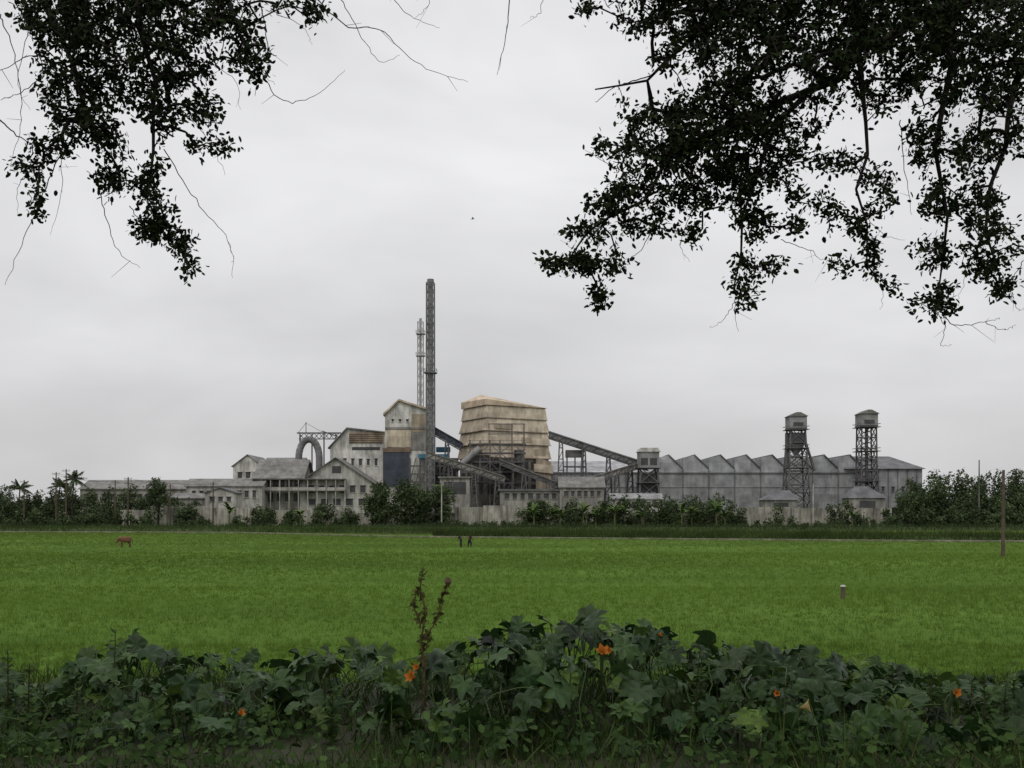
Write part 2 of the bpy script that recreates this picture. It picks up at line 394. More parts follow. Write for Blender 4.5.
def tree_single(name,px,d,ptop,rpx,n=420,cols=DG,size=.75,trunkfrac=.25):
    x=X(px,d); zt=Z(ptop,d); rx=rpx*d/F
    e=bpy.data.objects.new(name,None); scene.collection.objects.link(e)
    parts=crown_parts(x,d,zt*trunkfrac*.6,zt,rx,rx*.9,n,size,*cols)
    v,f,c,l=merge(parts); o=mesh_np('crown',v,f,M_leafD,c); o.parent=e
    P=[(x,d,0),(x+.2,d,zt*.35)];Q=[(x+.2,d,zt*.35),(x-.1,d,zt*.75)];r0=[.35,.25];r1=[.25,.08]
    for i in range(5):
        a=rng.uniform(0,6.28); P.append((x+.1,d,zt*rng.uniform(.25,.45))); Q.append((x+math.cos(a)*rx*.6,d+math.sin(a)*rx*.6,zt*rng.uniform(.5,.8))); r0.append(.16); r1.append(.04)
    v,f=tubes(P,Q,r0,r1,7); o=mesh_np('trunk_and_limbs',v,f,M_bark); o.parent=e
def tree_mass(name,items,cols,size=.8):
    parts=[];P=[];Q=[]
    for px,d,pt,rp,n in items:
        x=X(px,d); zt=max(Z(pt,d),1.0); rx=rp*d/F
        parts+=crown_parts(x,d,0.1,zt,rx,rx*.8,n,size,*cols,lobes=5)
        P.append((x,d,0));Q.append((x,d,zt*.6))
    v,f,c,l=merge(parts); e=mesh_np(name,v,f,M_leafD,c)
    v,f=tubes(P,Q,[.25]*len(P),[.1]*len(P),6); mesh_np('trunks',v,f,M_bark,parent=e)
items=[]
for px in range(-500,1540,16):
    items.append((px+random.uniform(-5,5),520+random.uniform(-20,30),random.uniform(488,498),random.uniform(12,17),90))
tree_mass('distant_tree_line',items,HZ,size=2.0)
def prof(p,tab):
    xs=[a for a,_ in tab]; ys=[b for _,b in tab]; return float(np.interp(p,xs,ys))
items=[]
tabL=[(-300,484),(-60,480),(0,486),(30,485),(50,482),(90,487),(130,485),(158,478),(175,488),(200,502),(260,506),(340,506)]
for px in range(-280,205,7): items.append((px+random.uniform(-3,3),285+random.uniform(-8,14),prof(px,tabL)+random.uniform(-3,9),random.uniform(7,12),180))
for px in range(-280,120,9): items.append((px+random.uniform(-3,3),274+random.uniform(-3,5),random.uniform(497,508),random.uniform(8,12),120))
for px in range(-280,360,8):
    if px>130 and random.random()<.35: continue
    items.append((px+random.uniform(-3,3),258+random.uniform(-5,5),random.uniform(506,520),random.uniform(5,9),80))
tree_mass('tree_belt',items,DG,size=.62)
items=[]
tabR=[(895,506),(905,488),(918,472),(935,468),(950,470),(985,474),(1010,467),(1060,464),(1300,474)]
for px in range(904,1320,6): items.append((px+random.uniform(-3,3),300+random.uniform(-6,20),prof(px,tabR)+random.uniform(-2,9),random.uniform(9,14),280))
for px in range(903,1320,9): items.append((px,290,random.uniform(480,493),random.uniform(9,13),170))
for px in range(890,1320,9): items.append((px+random.uniform(-3,3),262+random.uniform(-5,5),random.uniform(502,516),random.uniform(7,11),110))
tree_mass('tree_belt',items,DG,size=.7)
items=[]
for px in range(520,745,7): items.append((px+random.uniform(-3,3),259+random.uniform(-4,4),random.uniform(498,515),random.uniform(5,9),95))
for px in range(440,520,9): items.append((px,256,random.uniform(518,523),random.uniform(4,6),40))
for px in range(600,740,10): items.append((px,266,random.uniform(492,502),random.uniform(7,11),120))
for px in range(745,900,12): items.append((px,257,random.uniform(514,523),random.uniform(4,7),50))
for px in (835,848,860,842,776): items.append((px,262,random.uniform(499,506),8,110))
tree_mass('roadside_bushes',items,DG,size=.55)
for (px,pt,rp,n) in ((372,488,13,600),(385,483,17,800),(405,479,20,900),(418,480,18,900),(438,483,17,800),(262,502,14,400),(322,503,13,350),(350,505,11,300),(188,503,14,350),(158,473,10,340),(540,498,14,400),(573,499,14,400),(668,491,15,450),(700,497,13,350),(290,509,8,220)):
    tree_single('broadleaf_tree',px,263+random.uniform(-3,3),pt,rp,n,DG,.6,.15)
def banana(px,d,pt):
    x=X(px,d); zt=Z(pt,d); e=bpy.data.objects.new('banana_plant',None); scene.collection.objects.link(e)
    v,f=tubes([(x,d,0)],[(x,d,zt*.55)],[.22],[.13],8); mesh_np('stem',v,f,M_leafD,np.tile([[.09,.11,.04]],(len(v),1)),parent=e)
    T=[]
    k=6
    for i in range(k+1):
        t=i/k; w=.5*math.sin(math.pi*min(1,t*.93+.07))**.6*(1 if t<1 else .1)
        zz=.75*t-.95*t*t
        T+= [(t,-w,zz-.12*w),(t,0,zz),(t,w,zz-.12*w)]
    fs=[]
    for i in range(k):
        a=3*i; fs+= [[a,a+1,a+4,a+3],[a+1,a+2,a+5,a+4]]
    n=9; az=rng.uniform(0,6.28,n); el=rng.uniform(.2,1.3,n)
    dd=np.stack([np.cos(az)*np.cos(el),np.sin(az)*np.cos(el),np.sin(el)],1)
    R=frames(dd,np.tile([[0.01,0.02,1.]],(n,1)))
    L=zt*.5*rng.uniform(.7,1,n)
    v,f,c,l=inst(T,[np.array(fs)],R,np.tile([[x,d,zt*.55]],(n,1)),np.stack([L,L*.28,L],1),gcol(n,(.055,.092,.028),(.095,.138,.042)))
    mesh_np('leaves',v,f,M_leafD,c,parent=e)
for px in (532,552,586,604,622,645,716,232,300,853,560,612,598,680,690,725): banana(px+random.uniform(-3,3),256+random.uniform(-3,2),random.uniform(497,508))
def palm(px,d,pt):
    x=X(px,d); zt=Z(pt,d); e=bpy.data.objects.new('coconut_palm',None); scene.collection.objects.link(e)
    v,f=tubes([(x-.8,d,0),(x-.4,d,zt*.5)],[(x-.4,d,zt*.5),(x,d,zt*.86)],[.25,.2],[.2,.15],8); mesh_np('trunk',v,f,M_bark,parent=e)
    P=[];D=[];S=[]
    for k in range(24):
        az=rng.uniform(0,6.28); el=rng.uniform(-.3,1.3); L=rng.uniform(3.2,4.6)
        for t in np.linspace(.08,1,16):
            r=L*t*math.cos(el); zz=L*t*math.sin(el)-1.5*t*t
            base=np.array([x+r*math.cos(az),d+r*math.sin(az),zt*.86+zz])
            for sg in (-1,1):
                P.append(base); D.append([math.cos(az)*.5-sg*math.sin(az),math.sin(az)*.5+sg*math.cos(az),-.7]); S.append(1.1*math.sin(math.pi*(t*.8+.15)))
    P=np.array(P);D=np.array(D);S=np.array(S); n=len(P)
    v,f,c,l=inst(TB3,TB3F,frames(D,rdir(n)),P,np.stack([S,np.full(n,.26),S],1),gcol(n,*DG)); mesh_np('fronds',v,f,M_leafD,c,parent=e)
palm(74,268,471); palm(60,275,479); palm(20,280,482)

# ------------------------------------------------------------------ factory buildings
b=Build('boundary_wall')
d=270
for a,c,t in ((120,150,510),(150,205,506),(205,250,508),(250,352,510),(352,455,513),(455,483,507),(483,521,505.5),(521,640,513),(640,742,512),(742,790,507),(790,838,508),(838,892,508)):
    b.pbox('panels',M_wall,a,c-.2,t,None,d+random.uniform(-.2,.2),.4)
    for p in np.arange(a+random.uniform(2,6),c-1,19): b.pbox('piers',M_wall,p,p+1.0,t-.4,None,d-.45,.9)
b.done()
b=Build('low_shed')
b.gable('walls',M_white2,'roof',M_groof,186,262,486,479,300,10,axis='x')
b.windows(M_dark,M_white2,190,258,488,500,300,9,1,.5,.6)
b.done()
b=Build('long_godown')
b.gable('walls',M_conc,'roof',M_groof,80,190,489,480,330,16,axis='x')
b.windows(M_dark,M_conc,82,188,491,502,330,12,1,.5,.5)
b.done()
b=Build('yard_store')
b.gable('walls',M_white2,'roof',M_dkroof,205,236,493,488,288,6,axis='y')
b.gable('walls_lean',M_conc,'roof_lean',M_groof,172,205,498,494,290,6,axis='x')
b.windows(M_dark,M_conc,208,233,495,503,288,3,1)
b.done()
b=Build('white_gabled_house')
b.gable('walls',M_white,'roof',M_groof,233,262,466,455,345,22,axis='y')
b.gable('walls_wing',M_white2,'roof_wing',M_groof,262,300,469,457,346,18,axis='x')
b.windows(M_dark,M_white,236,260,470,480,345,3,1)
b.windows(M_dark,M_white2,266,298,471,480,346,5,1)
b.done()
b=Build('two_storey_office')
b.gable('walls',M_white2,'roof',M_groof,300,372,482,458,306,16,axis='y',ov=1.0)
b.gable('walls_wing',M_conc,'roof_wing',M_groof,256,302,477,459,307,16,axis='x',ov=.9)
b.windows(M_dark,M_white2,306,368,484,494,306,6,1,.6,.75)
b.windows(M_dark,M_conc,258,300,479,488,307,6,1,.7,.8)
b.windows(M_dark,M_conc,258,300,492,503,307,5,1,.6,.8)
b.windows(M_dark,M_white2,306,368,497,507,306,5,1,.6,.7)
b.pbox('gable_vent',M_dark,332,341,466,473,305.9,.12)
x0,x1=X(252,303.5),X(345,303.5)
b.box('balcony_slab',M_conc,x0,x1,303.2,305.9,Z(491,303),Z(490,303))
b.box('balcony_roof',M_groof,x0,x1,303.0,305.9,Z(479,303)-.1,Z(479,303)+.15)
b.box('balcony_parapet',M_white2,x0,x1,303.3,303.45,Z(490,303)+.01,Z(487.3,303))
for i in range(11):
    xx=x0+(x1-x0)*i/10; b.beam('posts',M_white2,(xx,303.4,0),(xx,303.4,Z(479,303)-.1),.24)
b.done()
b=Build('cane_crane_gantry'); d=335
for px in (300,312,324,336): b.beam('posts',M_steel,V(px,434,d),(X(px,d),d,0),.4)
b.beam('girder',M_steel,V(297,433,d),V(341,433,d),.45); b.beam('girder',M_steel,V(299,439,d),V(341,439,d),.3)
for i in range(8):
    p=299+i*5; b.beam('bracing',M_steel,V(p,439,d),V(p+5,433,d),.2); b.beam('bracing',M_steel,V(p,433,d),V(p+5,439,d),.2)
b.beam('mast',M_steel,V(306,422,d),V(306,434,d),.22); b.beam('boom',M_steel,V(322,431,d),V(352,442,d),.35)
b.beam('stay',M_steel,V(306,423,d),V(322,432,d),.12); b.beam('stay',M_steel,V(306,423,d),V(298,433,d),.12)
b.done()
b=Build('curved_duct'); d=330
pr=None
for i in range(13):
    a=math.pi*(i/12); q=(X(309,d)-math.cos(a)*3.4,d,Z(458,d)+math.sin(a)*6.2)
    if pr: b.cyl('duct',M_lat,pr,q,1.15,k=12)
    pr=q
b.cyl('duct',M_lat,(X(309,d)-3.4,d,0),(X(309,d)-3.4,d,Z(458,d)),1.15,k=12)
b.cyl('duct',M_lat,(X(309,d)+3.4,d,0),(X(309,d)+3.4,d,Z(458,d)),1.15,k=12)
b.done()
b=Build('mill_house'); d=322
x0,x1=X(330,d),X(386,d)
b.prism('walls',M_white,[(x0,0),(x1,0),(x1,Z(433,d)),(X(347,d),Z(429,d)),(x0,Z(448,d))],d,d+26)
b.prism('roof',M_groof,[(x0-.6,Z(449,d)+.05),(X(347,d),Z(429,d)+.05),(x1,Z(433,d)+.05),(x1,Z(433,d)+.4),(X(347,d),Z(429,d)+.5),(x0-.6,Z(449,d)+.4)],d-.8,d+26.8)
b.pbox('louvre_panel',M_beige2,349,383,432,443,d-.25,.2)
for k in range(5): b.pbox('louvres',M_rust,349,383,433.5+2*k,434.2+2*k,d-.5,.24)
b.pbox('dark_band',M_dark,352,380,447,450,d-.1,.05)
b.windows(M_dark,M_white,333,380,456,468,d,6,1,.4,.6)
b.done()
b=Build('tall_process_block'); d=318
x0,x1=X(385,d),X(426,d)
b.prism('walls',M_white,[(x0,0),(x1,0),(x1,Z(410,d)),(X(399,d),Z(401,d)),(x0,Z(415,d))],d,d+18)
b.prism('roof',M_beiger,[(x0-.5,Z(416,d)),(X(399,d),Z(401,d)+.03),(x1+.4,Z(410,d)),(x1+.4,Z(409,d)+.3),(X(399,d),Z(400,d)+.3),(x0-.5,Z(414,d)+.2)],d-.8,d+18.5)
b.pbox('panel_band',M_beige,387,411,430,447,d-.3,.28)
b.pbox('floor_band',M_conc,385,426,427,429,d-.4,.38)
b.pbox('lower_dark_cladding',M_navy,383,409,452,486,d-.6,.58)
b.pbox('brown_band',M_rust,383,411,448,452,d-.7,.7)
b.pbox('side_panel',M_beige2,411.5,425.5,414,432,d-.2,.18)
b.pbox('grey_side',M_conc,411.5,425.5,433,450,d-.2,.18)
b.windows(M_dark,M_white,389,411,417,424,d,3,1,.3,.4)
b.pbox('blue_roof',M_blue,418,449,454,458,d-3.0,2.3)
b.pbox('blue_wall',M_blue,436,450,447,452,d+3,2.3)
for px in (410,420,430,440,448): b.beam('posts',M_steel,V(px,458,d-2.5),(X(px,d-2.5),d-2.5,0),.5)
for py in (466,474,482): b.beam('floors',M_steel,V(408,py,d-2.5),V(450,py,d-2.5),.45)
for k in range(6): b.beam('bracing',M_steel,V(410+6*k,482,d-2.4),V(416+6*k,458,d-2.4),.25)
b.pbox('back_wall',M_conc,426,458,458,None,d+4,3)
b.pbox('inner_dark',M_dark,427,456,461,488,d+3.9,.08)
b.done()
def chimney(name,px,d,ptop,wpx,mat,lmat,plats,r,nlat,lr):
    b=Build(name); x=X(px,d); zt=Z(ptop,d); w=wpx*d/F
    b.cyl('stack',mat,(x,d,0),(x,d,zt),r*1.1,r*.9,20)
    b.cyl('stack_rim',lmat,(x,d,zt-.8),(x,d,zt+.2),r*1.12,r*1.12,20)
    b.lattice('lattice_frame',lmat,x,d,w,w*.9,0,zt-1.0,nlat,lr)
    for p in plats:
        z=Z(p,d); h=w*.72
        b.box('platforms',lmat,x-h,x+h,d-h,d+h,z-.12,z+.12)
        for sx in (-h,h):
            b.beam('handrails',lmat,(x+sx,d-h,z+1.1),(x+sx,d+h,z+1.1),.1)
            b.beam('handrails',lmat,(x-h,d+sx,z+1.1),(x+h,d+sx,z+1.1),.1)
            for sy in (-h,h): b.beam('handrails',lmat,(x+sx,d+sy,z),(x+sx,d+sy,z+1.1),.1)
    for sx in (-.3,.3): b.beam('ladder',lmat,(x+sx,d-w/2-.15,6),(x+sx,d-w/2*.9-.15,zt-1),.07)
    b.done()
chimney('factory_chimney',430.5,314,280,8.5,M_stack,M_lat,(373,),.95,30,.2)
chimney('factory_chimney',420.5,350,319,6.0,weathered('pale_stack_steel',(0.46,0.46,0.47),amt=.4,stain=(.3,.3,.3)),weathered('pale_lattice_steel',(0.34,0.34,0.35),amt=.4,stain=(.25,.25,.25)),(334,356),.42,26,.13)

b=Build('boiler_house')
A=Vector((-17.6,333,0));B_=Vector((-8.6,317.5,0));C=Vector((12.3,329.5,0));D_=A+C-B_
cen=(A+B_+C+D_)/4
def tier(part,mat,z0,z1,s0,s1,shift=0):
    vs=[]
    for s_,z in ((s0,z0),(s1,z1)):
        for P in (A,B_,C,D_): q=cen+(P-cen)*s_; vs.append((q.x+shift,q.y,z))
    b.poly(part,mat,vs,[(0,3,2,1),(4,5,6,7),(0,1,5,4),(1,2,6,5),(2,3,7,6),(3,0,4,7)])
dz=322
tier('lower_walls',M_conc,0,Z(458,dz),.985,.985)
pys=[458,444.5,431.5,418.5,406]
sc0=[1.04,1.03,1.005,.955]; sc1=[.98,.965,.93,.91]
for i in range(4):
    tier('cladding_tiers',M_beige,Z(pys[i],dz)+.25,Z(pys[i+1],dz)-.1,sc0[i],sc1[i])
    tier('tier_gaps',M_dark,Z(pys[i],dz)-.12,Z(pys[i],dz)+.24,sc1[i]*.97,sc1[i]*.97)
    tier('tier_flashing',M_beige2,Z(pys[i],dz)+.0,Z(pys[i],dz)+.22,sc0[i]*1.012,sc0[i]*1.012)
tier('eaves_gap',M_dark,Z(pys[4],dz)-.12,Z(pys[4],dz)+.2,.88,.88)
zt=Z(405.2,dz)
q=[cen+(P-cen)*.955 for P in (A,B_,C,D_)]
hz=[Z(399,dz),Z(400,dz),Z(406,dz),Z(404,dz)]
top=[(q[0].x,q[0].y,hz[0]),(q[1].x,q[1].y,hz[1]),(q[2].x,q[2].y,hz[2]),(q[3].x,q[3].y,hz[3])]
r1=q[0].lerp(q[1],.5).lerp(cen,.25); r1=(r1.x,r1.y,Z(393,dz)); r2=q[3].lerp(q[2],.5); r2=(r2.x-1,r2.y,Z(400,dz))
bot=[(p.x,p.y,zt-.2) for p in q]
b.poly('roof',M_beiger,top+[r1,r2]+bot,[(0,1,4),(1,2,5,4),(2,3,5),(3,0,4,5),(6,7,1,0),(7,8,2,1),(8,9,3,2),(9,6,0,3),(9,8,7,6)])
def onface(P,Q,t,z,off):
    n=Vector(((Q-P).y,-(Q-P).x,0)).normalized()
    w=P.lerp(Q,t)+n*off; return Vector((w.x,w.y,z))
P0=cen+(B_-cen)*.985; Q0=cen+(C-cen)*.985; A0=cen+(A-cen)*.985
for zz0,zz1 in ((461,469),(472,481),(484,494)):
    for k in range(7):
        t0=.04+k*.135; t1=t0+.09
        vs=[onface(P0,Q0,t0,Z(zz1,dz),.05),onface(P0,Q0,t1,Z(zz1,dz),.05),onface(P0,Q0,t1,Z(zz0,dz),.05),onface(P0,Q0,t0,Z(zz0,dz),.05)]
        b.poly('openings',M_dark,vs,[(0,1,2,3)])
    for k in range(4):
        t0=.08+k*.23; t1=t0+.14
        vs=[onface(A0,P0,t0,Z(zz1,dz),.05),onface(A0,P0,t1,Z(zz1,dz),.05),onface(A0,P0,t1,Z(zz0,dz),.05),onface(A0,P0,t0,Z(zz0,dz),.05)]
        b.poly('openings',M_dark,vs,[(0,1,2,3)])
for t0,t1,a,c in ((.15,.4,424,429),(.55,.7,437,442),(.75,.92,448,455)):
    P1_,Q1_=cen+(B_-cen)*1.03,cen+(C-cen)*1.03
    b.poly('louvre_openings',M_beige2,[onface(P1_,Q1_,t0,Z(c,dz),.06),onface(P1_,Q1_,t1,Z(c,dz),.06),onface(P1_,Q1_,t1,Z(a,dz),.06),onface(P1_,Q1_,t0,Z(a,dz),.06)],[(0,1,2,3)])
# right-hand extension (lower tiers stepping down)
b.prism('side_wing',M_beige2,[(X(536,dz),0),(X(551,dz),0),(X(551,dz),Z(462,dz)),(X(536,dz),Z(458,dz))],320,329)
b.prism('side_wing_lip',M_beige,[(X(534,dz),Z(472,dz)),(X(553,dz),Z(474,dz)),(X(551.5,dz),Z(466,dz)),(X(534,dz),Z(464,dz))],319.4,329.5)
d=310
cols=[470,480,490,500,512,524]
for px in cols: b.beam('steel_columns',M_steel,V(px,424 if px>505 else 444,d),(X(px,d),d,0),.36); b.beam('steel_columns',M_steel,V(px,440,d+5),(X(px,d+5),d+5,0),.36)
for py in (424,434): b.beam('steel_floors',M_steel,V(488,py,d),V(525,py,d),.25)
b.beam('steel_columns',M_steel,V(489,424,d),V(489,444,d),.25)
for py in (444,453,462,472,483):
    b.beam('steel_floors',M_steel,V(468,py,d),V(526,py,d),.38)
    b.box('walkways',M_steel,X(468,d),X(526,d),d+.3,d+4.8,Z(py,d)-.1,Z(py,d)+.05)
    b.beam('handrails',M_steel,V(468,py-3.5,d),V(526,py-3.5,d),.1)
for i in range(5):
    for j,(pa,pb) in enumerate(((444,453),(453,462),(462,472),(472,483),(483,497))):
        if (i+j)%2==0: b.beam('bracing',M_steel,V(cols[i],pa,d),V(cols[i+1],pb,d),.2)
        else: b.beam('bracing',M_steel,V(cols[i+1],pa,d),V(cols[i],pb,d),.2)
b.box('dust_collector',M_conc,X(472,312),X(489,312),312,315,Z(475,312),Z(455,312))
b.box('fan_house',M_dark,X(493,312),X(512,312),312,315,Z(482,312),Z(464,312))
b.cyl('flue_duct',M_steel2,V(455,470,309),V(480,448,309),1.0,k=12)
b.cyl('vertical_tank',M_conc,(X(519,311),313,0),(X(519,311),313,Z(450,312)),1.5,k=16)
b.pbox('annex',M_conc,440,470,478,None,305,8)
b.pbox('annex_roof',M_groof,438,471,476.5,478,304.5,9)
b.pbox('annex_dark',M_dark,444,466,482,494,304.9,.08)
b.pbox('low_annex',M_conc,500,560,491,None,303,7)
b.windows(M_dark,M_conc,503,558,492,500,303,7,1,.6,.7)
b.pbox('low_annex_roof',M_dkroof,498,562,489,491,302.5,8)
b.done()

def gallery(name,p,q,h,w,trest,mat=M_steel,cover=M_dkroof,panel=None):
    b=Build(name); p=Vector(p);q=Vector(q)
    up=Vector((0,0,h/2))
    b.beam('roof',cover,p+up,q+up,w*1.25,.3)
    b.beam('floor',mat,p-up,q-up,w,.3)
    if panel: b.beam('side_cladding',panel,p+up*.1,q+up*.1,w*.9,h*.75)
    n=max(4,int((q-p).length/2.6))
    for sy in (-w/2,w/2):
        o=Vector((0,sy,0))
        b.beam('chords',mat,p+up+o,q+up+o,.25); b.beam('chords',mat,p-up+o,q-up+o,.3)
        for i in range(n):
            a=p.lerp(q,i/n)+o; c=p.lerp(q,(i+1)/n)+o
            b.beam('truss',mat,a-up,c+up,.18); b.beam('truss',mat,a-up,a+up,.18)
    for t in trest:
        m=p.lerp(q,t)-up
        for sx in (-.9,.9):
            for sy in (-w/2,w/2): b.beam('trestles',mat,(m.x+sx*.5,m.y+sy,m.z),(m.x+sx*1.7,m.y+sy*1.3,0),.3)
        k=max(2,int(m.z/3.5))
        for i in range(1,k+1):
            z=m.z*i/(k+.5); ww=.45+ (1-z/m.z)*1.08
            for sy in (-w/2,w/2): b.beam('trestles',mat,(m.x-ww,m.y+sy,z),(m.x+ww,m.y+sy,z),.2); b.beam('trestles',mat,(m.x-ww,m.y+sy,z),(m.x+ww,m.y+sy,min(m.z,z+3)),.16)
    b.done()
gallery('conveyor_gallery',V(549,435,312),V(648,467,312),2.1,2.2,(.12,.35,.6,.82),M_steel,M_steel2,M_lat)
gallery('conveyor_gallery',V(544,494,305),V(648,463,309),1.8,2.0,(.2,.45,.7),M_steel,M_groof,M_conc)
gallery('conveyor_gallery',V(427,455,306),V(505,480,306),2.0,2.0,(.3,.6,.9),M_steel,M_groof,M_conc)
gallery('conveyor_gallery',V(432,430,316),V(462,447,316),2.6,2.4,(.5,),M_steel,M_navy,M_navy)
gallery('conveyor_gallery',V(500,462,308),V(560,486,306),1.6,2.0,(.4,.8),M_steel,M_groof,M_steel)
b=Build('transfer_tower'); d=304; x=X(649,d)
b.lattice('frame',M_steel,x,d+2,6.6,5.2,0,Z(468,d),4,.35)
b.box('cabin',M_steel2,x-3,x+3,d-1,d+5,Z(468,d),Z(452,d))
b.pbox('cabin_openings',M_dark,641,648,458,465,d-1.06,.05); b.pbox('cabin_openings',M_dark,650,657,458,465,d-1.06,.05)
b.prism('roof',M_white,[(x-3.4,Z(452,d)+.02),(x+3.4,Z(452,d)+.02),(x+2.6,Z(448,d)),(x-2.6,Z(448,d))],d-1.4,d+5.4)
for i in range(1,5): b.box('platforms',M_steel,x-3.6,x+3.6,d-1.8,d+5.5,Z(468,d)*i/4-.1,Z(468,d)*i/4+.06)
b.box('lower_plant',M_dark,x-2.2,x+2.2,d,d+3.5,Z(492,d),Z(474,d))
b.done()
b=Build('pump_house'); d=300
b.gable('walls',M_conc,'roof',M_groof,560,604,487,477,d,10,axis='x'); b.windows(M_dark,M_conc,563,602,489,498,d,6,1)
b.pbox('tank_stand',M_steel,566,584,450,457,d+12,4)
b.pbox('tank_deck',M_steel,564,586,466,467,d+12,4)
for px in (567,575,583): b.beam('tank_legs',M_steel,V(px,457,d+13),(X(px,d+13),d+13,0),.4)
b.done()
b=Build('weighbridge_shed'); d=288
b.gable('walls',M_white2,'roof',M_steel2,612,662,499,494,d,8,axis='x'); b.windows(M_dark,M_white2,615,660,500,508,d,6,1)
b.done()

b=Build('sawtooth_warehouse'); d=330
x0,x1=X(548,d),X(862,d)
b.box('front_wall',M_shed,x0,x1,d,d+60,0,Z(472,d))
n=8; a0=657; step=(864-657)/n
for i in range(n):
    pa=a0+i*step; pb=pa+step
    pts=[(X(pa,d),Z(472,d)+.01),(X(pb,d),Z(472,d)+.01),(X(pb,d),Z(469,d)),(X(pa+step*.45,d),Z(455.5,d)),(X(pa+.5,d),Z(457.5,d))]
    b.prism('teeth',M_shedtop,pts,d+.02,d+60)
    b.prism('tooth_roofs',M_dkroof,[(X(pa+step*.45,d),Z(455.5,d)+.02),(X(pb,d),Z(469,d)+.02),(X(pb,d),Z(469,d)+.4),(X(pa+step*.45,d),Z(455.5,d)+.4)],d-.5,d+60)
    b.beam('downpipes',M_dkroof,(X(pb,d),d-.2,0),(X(pb,d),d-.2,Z(470,d)),.28)
b.poly('left_roof',M_shedtop,[(x0,d,Z(472,d)+.02),(X(657,d),d,Z(472,d)+.02),(X(657,d),d+14,Z(459,d)),(x0,d+14,Z(459,d)),(x0,d+28,Z(472,d)),(X(657,d),d+28,Z(472,d))],[(0,1,2,3),(3,2,5,4)])
for i in range(9): b.beam('downpipes',M_dkroof,(X(560+i*11,d),d-.2,0),(X(560+i*11,d),d-.2,Z(473,d)),.2)
b.beam('eaves_line',M_dkroof,(x0,d-.3,Z(473,d)),(x1,d-.3,Z(473,d)),.25)
b.beam('mid_rail',M_shedtop,(x0,d-.15,Z(487,d)),(x1,d-.15,Z(487,d)),.15)
xr=X(921,d)
b.prism('end_block_walls',M_shed,[(x1+.01,0),(xr,0),(xr,Z(468,d)),(x1+.01,Z(468,d))],d-1,d+30)
vs=[(x1-6,d-1.8,Z(469,d)),(xr+1,d-1.8,Z(469,d)),(X(905,d),d+14,Z(454,d)),(X(853,d),d+14,Z(454,d)),(xr+1,d+31,Z(469,d)),(x1-6,d+31,Z(469,d))]
b.poly('end_block_roof',M_dkroof,vs,[(0,1,2,3),(1,4,2),(3,2,4,5),(0,3,5),(0,5,4,1)])
for i in range(6): b.beam('downpipes',M_dkroof,(X(868+i*9.5,d),d-1.2,0),(X(868+i*9.5,d),d-1.2,Z(469,d)),.2)
b.windows(M_dark,M_shed,868,918,485,493,d-1,5,1,.3,.6)
b.done()

def ltower(px,d,ptop,wpx,heavy):
    b=Build('hopper_tower'); x=X(px,d); w=wpx*d/F
    zt=Z(ptop,d); s=d/F
    zc=zt-4*s-12*s
    b.lattice('frame',M_steel,x,d,w*(1.45 if heavy else 1.0),w*.85,0,zc,7 if heavy else 9,.26)
    b.box('head_house',M_steel2,x-w/2,x+w/2,d-w/2,d+w/2,zc,zt-4*s)
    b.box('head_house_vent',M_dark,x-w*.3,x+w*.3,d-w/2-.05,d-w/2+.01,zc+2*s,zc+6*s)
    b.box('head_house_band',M_steel,x-w/2-.05,x+w/2+.05,d-w/2-.06,d+w/2+.06,zc-.1,zc+.3)
    b.prism('head_roof',M_groof,[(x-w/2-.4,zt-4*s+.02),(x+w/2+.4,zt-4*s+.02),(x+w*.12,zt),(x-w*.12,zt)],d-w/2-.4,d+w/2+.4)
    if heavy:
        b.box('bin_house',M_dark,x-w*.42,x+w*.42,d-w*.42,d+w*.42,zc-16*s,zc-4*s)
        vs=[]
        for sx,zz in ((.4,zc-16*s),(.1,zc-26*s)):
            for a,c in ((-1,-1),(1,-1),(1,1),(-1,1)): vs.append((x+a*w*sx,d+c*w*sx,zz))
        b.poly('hopper',M_steel2,vs,[(4,5,1,0),(5,6,2,1),(6,7,3,2),(7,4,0,3)])
        b.beam('chute',M_steel,(x+w*.5,d,zc-10*s),(x+w*1.1,d,zc-42*s),.6,.8)
        b.beam('stair',M_steel,(x-w*.55,d-2,zc),(x+w*.55,d-2,zc-18*s),.4,.3); b.beam('stair',M_steel,(x+w*.6,d-2,zc-18*s),(x-w*.6,d-2,zc-38*s),.4,.3)
        b.box('side_shaft',M_steel,x-w*.62,x-w*.42,d-.6,d+.6,zc-40*s,zc-4*s)
    else:
        b.cyl('pipe',M_steel,(x,d,0),(x,d,zc),.5,k=10)
        b.beam('stair',M_steel,(x-w*.5,d-w*.5,zc-20*s),(x+w*.5,d-w*.5,zc-40*s),.4,.3)
    for t in ((.35,.6,.8,.99) if heavy else (.45,.75,.99)):
        h=w*.62*(1.2 if heavy and t<.5 else 1); z=zc*t
        b.box('platforms',M_steel,x-h,x+h,d-h,d+h,z-.1,z+.08)
        for s2 in (-h,h):
            b.beam('handrails',M_steel,(x-h,d+s2,z+1),(x+h,d+s2,z+1),.1); b.beam('handrails',M_steel,(x+s2,d-h,z+1),(x+s2,d+h,z+1),.1)
    b.done()
ltower(796,306,413,17,True)
ltower(866.5,312,410.5,17,False)
